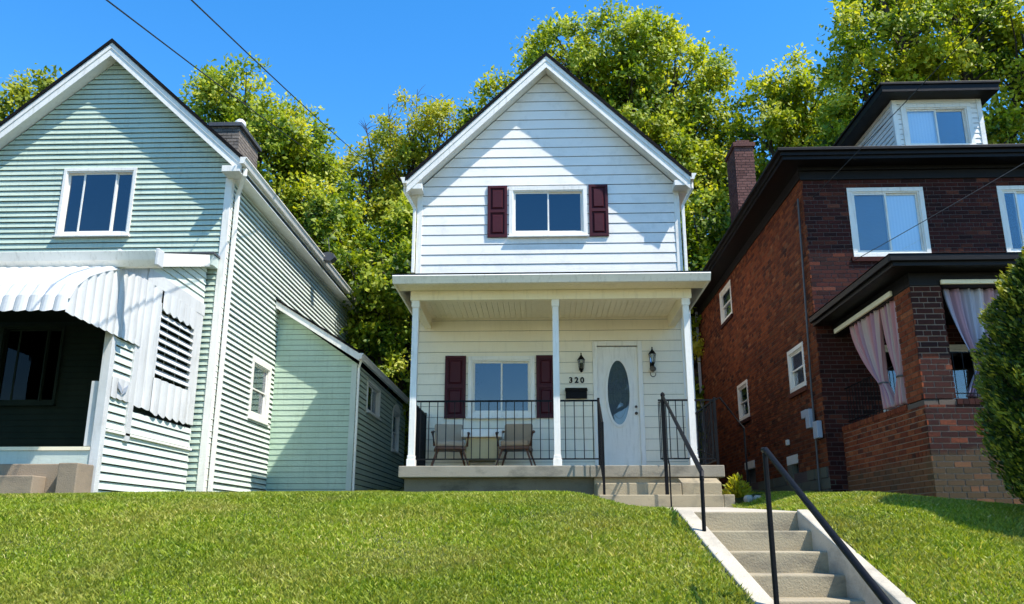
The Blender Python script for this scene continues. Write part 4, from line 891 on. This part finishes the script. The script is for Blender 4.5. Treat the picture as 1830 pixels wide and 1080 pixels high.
# ------------------------------------------------------------------ leaves
def leafmesh(name, ctr, dirs, size, rnd, mat, fold=.25, aspect=.62, nrm=None):
    """ctr (n,3), dirs = leaf long axis, random spin; each leaf two triangles folded on the midrib"""
    n = len(ctr); r2 = rng.normal(size=(n, 3)) if nrm is None else nrm + rng.normal(size=(n, 3)) * .30; d = dirs / np.linalg.norm(dirs, axis=1, keepdims=True)
    s = np.cross(d, r2); s /= np.linalg.norm(s, axis=1, keepdims=True) + 1e-9; nn = np.cross(d, s); L_ = size[:, None]
    a = ctr - d * L_ * .5; c = ctr + d * L_ * .5; b = ctr + s * L_ * aspect * .5 + nn * L_ * fold * .4; e = ctr - s * L_ * aspect * .5 + nn * L_ * fold * .4
    V = np.stack([a, b, c, e], 1).reshape(-1, 3).astype(np.float32)
    me = bpy.data.meshes.new(name); me.vertices.add(4 * n); me.vertices.foreach_set('co', V.ravel())
    idx = np.arange(n) * 4; T = np.stack([idx, idx + 1, idx + 2, idx, idx + 2, idx + 3], 1).reshape(-1)
    me.loops.add(6 * n); me.loops.foreach_set('vertex_index', T.astype(np.int32))
    me.polygons.add(2 * n); me.polygons.foreach_set('loop_start', (np.arange(2 * n) * 3).astype(np.int32)); me.polygons.foreach_set('loop_total', np.full(2 * n, 3, np.int32))
    me.update(calc_edges=True)
    at = me.attributes.new('rnd', 'FLOAT', 'FACE'); at.data.foreach_set('value', np.repeat(np.clip(rnd, 0, 1), 2).astype(np.float32))
    me.materials.append(M[mat]); o = bpy.data.objects.new(name, me); C.objects.link(o); return o
def unit(v): return v / (np.linalg.norm(v, axis=-1, keepdims=True) + 1e-9)
def tree(label, lobes, Y, mat='leaf', dens=13, lpc=185, lsize=.168, group='trees on the slope behind the houses', trunk_r=.22, hue=0, sparse=0, clr=.40):
    """lobes: (x, dy, z, r)"""
    cx = float(np.mean([l[0] for l in lobes])); bz = float(ground(cx, Y)); root = thing('broadleaf_tree', label, 'tree', (cx, Y, bz), group)
    C_ = []; D_ = []
    for (x, dy, z, r) in lobes:
        n = max(6, int(dens * r * r)); u = unit(rng.normal(size=(n, 3))); rr = r * rng.uniform(.45, 1.08, n) ** .6
        C_.append(np.array([x, Y + dy, z]) + u * rr[:, None] * [1, 1, .95]); D_.append(u)
    C_ = np.concatenate(C_); D_ = np.concatenate(D_); nC = len(C_)
    shade = rng.normal(.0, .17, nC)
    k = lpc; jit = np.clip(rng.normal(size=(nC, k, 3)), -1.7, 1.7) * np.array([1, 1, .62]) * (clr * rng.uniform(.6, 1.25, nC))[:, None, None]
    # clump = twig sprays: pull leaves onto a few short twigs so that gaps stay open
    tw = unit(D_[:, None, :] * .9 + rng.normal(size=(nC, 5, 3)) * .8 + [0, 0, .25]) * (clr * 1.6)
    pick = rng.integers(0, 5, (nC, k)); along = rng.uniform(0, 1, (nC, k, 1)) ** .7
    onT = np.take_along_axis(tw, pick[:, :, None].repeat(3, 2), 1) * along + rng.normal(size=(nC, k, 3)) * .10
    pos = C_[:, None, :] + np.where(rng.uniform(size=(nC, k, 1)) < .72, onT, jit)
    dirs = onT * .8 + rng.normal(size=(nC, k, 3)) * .35 + np.array([0, 0, -.12])
    sz = lsize * rng.uniform(.6, 1.3, (nC, k))
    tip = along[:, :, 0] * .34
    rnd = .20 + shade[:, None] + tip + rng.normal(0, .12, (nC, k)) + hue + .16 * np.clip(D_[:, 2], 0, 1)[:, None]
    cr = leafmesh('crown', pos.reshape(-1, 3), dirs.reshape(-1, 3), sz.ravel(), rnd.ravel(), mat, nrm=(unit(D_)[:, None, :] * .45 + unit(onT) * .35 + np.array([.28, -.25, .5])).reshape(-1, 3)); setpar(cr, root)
    # trunk, limbs to lobes, branches to clumps
    mb = MB(); zt = min(l[2] for l in lobes); top = max(l[2] for l in lobes)
    base = Vector((cx, Y, bz - .3)); fork = Vector((cx + random.uniform(-.3, .3), Y, bz + (zt - bz) * .75))
    mb.tube([base, base.lerp(fork, .5) + Vector((.08, 0, 0)), fork], [trunk_r * 1.3, trunk_r, trunk_r * .85], 9)
    trk = mb.build('trunk', 'bark', root, smooth=True)
    lm = MB(); i0 = 0
    for (x, dy, z, r) in lobes:
        n = max(6, int(dens * r * r)); c = Vector((x, Y + dy, z)); mid = fork.lerp(c, .5) + Vector((random.uniform(-.25, .25), random.uniform(-.2, .2), random.uniform(0, .4)))
        lm.tube([fork, mid, c, c + Vector((random.uniform(-.2, .2), 0, r * .5))], [trunk_r * .55, trunk_r * .38, trunk_r * .2, .02], 6)
        for q in range(i0, i0 + n, 2):
            e = Vector(C_[q]); s0 = mid.lerp(c, random.uniform(.3, 1))
            lm.tube([s0, s0.lerp(e, .55) + Vector((random.uniform(-.12, .12), random.uniform(-.12, .12), random.uniform(-.05, .15))), e], [.045, .028, .01], 4, cap=False)
        i0 += n
    lm.build('branches', 'bark', root)
    return root
def L(Y, lst): return [(x, random.uniform(-.8, .8), z, r) for x, z, r in lst]
tree('yellow green tree top showing left of the green gable', L(24, [(-15.71, 15.3, .85), (-16.7, 14.6, .9), (-17.2, 13.4, 1.0), (-15.5, 13.7, .9), (-16.4, 12.2, 1.2), (-14.6, 13.2, .8)]), 24, 'leaf_y', dens=12)
tree('round crowned maple just right of the green house chimney', L(25, [(-9.53, 15.0, 1.2), (-10.6, 14.4, 1.0), (-8.25, 14.2, 1.15), (-7.46, 13.5, .85), (-8.98, 13.0, 1.7), (-10.4, 12.5, 1.3), (-7.38, 12.3, 1.15), (-8.29, 11.0, 1.6), (-7.0, 10.8, 1.15), (-9.6, 11, 1.3)]), 25, 'leaf', hue=.05)
t3 = tree('sparse yellow tree with bare twiggy top left of the white gable', L(29, [(-4.84, 15.9, 1.25), (-5.85, 15.1, 1.15), (-3.66, 15.6, .95), (-6.56, 14.0, 1.25), (-4.66, 13.8, 1.75), (-6.66, 11.9, 1.55), (-4.81, 11.9, 1.65), (-3.2, 14.2, 1.0), (-3.0, 12.5, 1.4)]), 29, 'leaf_y', hue=.12, lsize=.15, dens=12)
mb = MB()
for bx, tz, lean in ((-4.75, 18.0, .1), (-4.2, 17.6, .35), (-5.5, 17.4, -.25), (-3.75, 17.5, .4), (-3.3, 17.1, .6), (-6.1, 16.6, -.5)):
    b0 = Vector((bx, 29, 14.2)); t0 = Vector((bx + lean, 29, tz)); mb.tube([b0, b0.lerp(t0, .5) + Vector((random.uniform(-.1, .1), 0, 0)), t0], [.06, .035, .008], 5)
    for k in range(14):
        q = b0.lerp(t0, random.uniform(.35, .98)); e = q + Vector((random.choice((-1, 1)) * random.uniform(.15, .5), random.uniform(-.2, .2), random.uniform(.2, .55)))
        mb.tube([q, q.lerp(e, .5) + Vector((0, 0, .05)), e], [.014, .009, .005], 4, cap=False)
mb.build('bare_twigs', 'bark', t3)
tree('bushy green tree filling the gap beside the white porch', L(24.5, [(-6.32, 10.1, 1.1), (-4.71, 9.2, 1.35), (-5.52, 8.2, 1.15), (-4.38, 7.3, 1.15), (-4.42, 6.1, 1.0), (-5.12, 6.8, .9), (-3.3, 8.6, 1.2), (-3.4, 6.6, 1.1), (-3.6, 10.6, 1.2), (-4.0, 4.9, .9)]), 24.5, 'leaf', lsize=.17)
tree('big round maple rising directly behind the white gable', L(27, [(3.17, 17.75, 1.8), (1.36, 17.15, 1.65), (-.24, 16.9, 1.3), (4.82, 16.75, 1.6), (5.55, 15.3, 1.3), (3.28, 15.3, 2.1), (.72, 15.0, 1.75), (-1.34, 16.1, .95), (4.34, 13.2, 1.8), (5.6, 13.5, 1.1), (2.24, 13.3, 1.75), (6.0, 14.6, .9), (-2.0, 15.2, .8)]), 27, 'leaf', hue=.08, trunk_r=.3)
tree('mid sized tree between the white gable and the brick chimney', L(26, [(8.13, 16.0, .9), (7.27, 14.7, 1.0), (8.9, 15.0, 1.0), (8.09, 13.5, 1.35), (6.19, 12.5, 1.1), (9.55, 14.3, 1.0), (7.0, 11.6, 1.2), (9.0, 12.6, 1.2), (10.4, 13.6, 1.0)]), 26, 'leaf', hue=.07)
tree('tall spreading tree towering over the brick house dormer', L(22, [(10.3, 15.0, 1.55), (12.3, 15.4, 1.8), (13.75, 14.5, 1.75), (9.35, 13.4, 1.0), (10.78, 13.4, 1.15), (13.3, 12.2, 1.1), (9.4, 15.4, .9), (15.1, 15, 1.9), (13.2, 17.7, 1.7), (11.0, 17.0, 1.35), (9.9, 16.6, .9), (12, 12.6, 1.1), (14.6, 11.6, 1.2), (8.5, 12.4, .9)]), 22, 'leaf', dens=11, trunk_r=.34, hue=.10, lsize=.165)
tree('leafy tree low between the white house and brick house', L(25, [(5.08, 10.8, 1.1), (4.65, 9.3, 1.1), (4.73, 7.7, .95), (4.49, 6.3, .95), (5.9, 11.3, .95), (3.8, 7.6, 1.0), (3.9, 10, 1.0), (4.2, 4.8, .9), (6.6, 10.0, 1.1)]), 25, 'leaf', lsize=.17)
for i, (x, z, r) in enumerate([(-9.45, 12.8, 2.6), (-6.2, 13.0, 2.5), (-2.5, 14.0, 2.6), (6.56, 13.0, 2.5), (9.2, 13.6, 2.0)]):
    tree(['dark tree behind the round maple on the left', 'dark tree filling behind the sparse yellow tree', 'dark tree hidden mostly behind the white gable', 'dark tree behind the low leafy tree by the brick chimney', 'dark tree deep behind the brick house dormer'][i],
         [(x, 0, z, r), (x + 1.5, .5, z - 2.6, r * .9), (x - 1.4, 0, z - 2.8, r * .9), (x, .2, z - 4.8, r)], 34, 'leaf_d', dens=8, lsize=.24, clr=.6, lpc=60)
# undergrowth on the slope
n = 26000; px_ = rng.uniform(-19, 19, n); py_ = rng.uniform(27.3, 37, n); hh = rng.gamma(2, .55, n) * (1 + .5 * np.sin(px_ * 1.1) * np.cos(py_ * .9))
ug = leafmesh('undergrowth', np.stack([px_, py_, ground(px_, py_) + np.clip(hh, 0, 3.0)], 1), rng.normal(size=(n, 3)), rng.uniform(.2, .42, n), rng.uniform(.0, .7, n), 'leaf_d'); tag(ug, kind='stuff')
# trees across the street, behind the camera: they show in the window panes
for i, (x, s) in enumerate(((.9, .92), (-6.5, .74), (14, .8))):
    src = [o for o in bpy.data.objects if o.get('label') == 'round crowned maple just right of the green house chimney'][0]
    r = src.copy(); C.objects.link(r); r.location = (x, -24 - 3 * i, 0); r.scale = (s * 1.5, s, s)
    r['label'] = ['tree across the street mirrored low in the porch window', 'tree across the street opposite the green house', 'tree across the street opposite the brick house'][i]; r['group'] = 'trees across the street'
    for ch_ in src.children:
        c = ch_.copy(); C.objects.link(c); c.parent = r
# evergreen shrub at the right edge
cd = thing('evergreen_shrub', 'dense conical evergreen shrub in front of the brick porch', 'shrub', (4.78, 7.35, 1.65))
n = 62000; h = rng.uniform(0, 1, n) ** .85; th = rng.uniform(0, 2 * math.pi, n)
prof = np.interp(h, [0, .08, .25, .5, .75, .92, 1], [.75, .98, 1.12, 1.03, .76, .40, .05])
lump = 1 + .13 * np.sin(th * 6 + h * 19) * np.sin(h * 27 + th * 2) + .05 * np.sin(th * 11 + 31 * h)
rr = prof * lump * rng.uniform(.82, 1.03, n)
P_ = np.stack([4.78 + .80 * rr * np.cos(th), 7.35 + .80 * rr * np.sin(th), 1.74 + h * 2.62 + rng.normal(0, .02, n)], 1)
out = np.stack([np.cos(th), np.sin(th), np.full(n, .9)], 1) + rng.normal(size=(n, 3)) * .45
tipm = rng.uniform(0, 1, n) ** 2 * .5 + .25 * (rr / (prof * lump) > .98) + .25 * h * rng.uniform(0, 1, n)  # paler tips, lumps and top: lit look put into the spray colour
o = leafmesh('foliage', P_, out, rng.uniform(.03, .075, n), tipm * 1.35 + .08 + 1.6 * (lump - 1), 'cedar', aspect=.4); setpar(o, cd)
part('trunk', 'bark', cd, lambda m: m.tube([(4.78, 7.35, 1.3), (4.78, 7.35, 4.2)], [.08, .02], 7))
part('inner_foliage', 'cedar', cd, lambda m: m.lathe((4.78, 7.35, 1.80), [(.48, 0), (.62, .25), (.70, .75), (.60, 1.3), (.38, 1.85), (.14, 2.2), (.02, 2.3)], 18))
# little plant and white stones right of the porch step
pt = thing('garden_plant', 'small lime green leafy plant beside the porch slab end', 'plant', (3.05, 13.5, 2.1))
n = 420; u = unit(rng.normal(size=(n, 3))); u[:, 2] = abs(u[:, 2]); P_ = np.array([3.05, 13.6, 2.12]) + u * rng.uniform(.1, 1, (n, 1)) * [.24, .22, .34]
o = leafmesh('leaves', P_, u + rng.normal(size=(n, 3)) * .3, rng.uniform(.06, .12, n), rng.uniform(.5, 1, n), 'leaf_y', aspect=.4); setpar(o, pt)
for i, (x, y_, s, lb) in enumerate(((3.12, 13.2, .07, 'left white stone below the lime green plant'), (3.27, 13.25, .065, 'right white stone below the lime green plant'))):
    mb = MB(); mb.lathe((x, y_, 2.02), [(s * .9, 0), (s * 1.0, .05), (s * .8, .09), (s * .5, .105)], 6, 1.2, 1); tag(mb.build('stone', 'concrete_light', None, bevel=.01), lb.replace('white', 'pale'), 'stone', 'pale stones by the plant')
# ------------------------------------------------------------------ grass
def grass(n):
    D = 5.15 + (rng.uniform(0, 1, n) ** 1.25) * 9.1
    x = rng.uniform(-1, 1, n) * (.64 * D + 1.3) - .03 * D
    ok = ~((x > xl(D) - .17 + rng.normal(0, .02, n)) & (x < xr(D) + .13 + rng.normal(0, .02, n)))
    ok &= ~((x > -2.3) & (x < 2.9) & (D > 12.8)) & ~((x < PX + .03) & (D > 10.78)) & ~((x < LX) & (D > 14.45)) & ~((x > QX - .02) & (D > QY - .02)) & ~((x > BX) & (D > 14))
    x, D = x[ok], D[ok]; n = len(x); z = ground(x, D)
    hgt = rng.uniform(.016, .046, n) * (1 + .35 * np.sin(x * 2.3 + 1) * np.sin(D * 3.1)); hgt = hgt * np.where((np.abs(x - (xl(D) - .2)) < .12) | (np.abs(x - (xr(D) + .2)) < .12), 1.3, 1)
    az = rng.uniform(0, 2 * math.pi, n); wd = rng.uniform(.0028, .0052, n) * (1 + D / 12); lean = rng.uniform(.1, 1.1, n) * hgt; la = rng.uniform(0, 2 * math.pi, n)
    b = np.stack([x, D, z - .004], 1); sx = np.stack([np.cos(az) * wd, np.sin(az) * wd, 0 * wd], 1); ln = np.stack([np.cos(la) * lean, np.sin(la) * lean, 0 * lean], 1)
    up = np.zeros((n, 3)); up[:, 2] = hgt
    v0, v1 = b - sx, b + sx; v2 = b + up * .62 + ln * .35 + sx * .7; v3 = b + up + ln
    V = np.stack([v0, v1, v2, v3], 1).reshape(-1, 3).astype(np.float32)
    me = bpy.data.meshes.new('grass'); me.vertices.add(4 * n); me.vertices.foreach_set('co', V.ravel())
    idx = np.arange(n) * 4; T = np.stack([idx, idx + 1, idx + 2, idx, idx + 2, idx + 3], 1).reshape(-1)
    me.loops.add(6 * n); me.loops.foreach_set('vertex_index', T.astype(np.int32)); me.polygons.add(2 * n)
    me.polygons.foreach_set('loop_start', (np.arange(2 * n) * 3).astype(np.int32)); me.polygons.foreach_set('loop_total', np.full(2 * n, 3, np.int32))
    me.update(calc_edges=True)
    rn = np.clip(rng.beta(2, 2.6, n) + .12 * np.sin(x * 1.7 + D) * np.sin(D * 2.3 - x), 0, 1)
    at = me.attributes.new('rnd', 'FLOAT', 'FACE'); at.data.foreach_set('value', np.repeat(rn, 2).astype(np.float32))
    me.materials.append(M['grass']); o = bpy.data.objects.new('grass', me); C.objects.link(o); o['kind'] = 'stuff'
grass(860000)
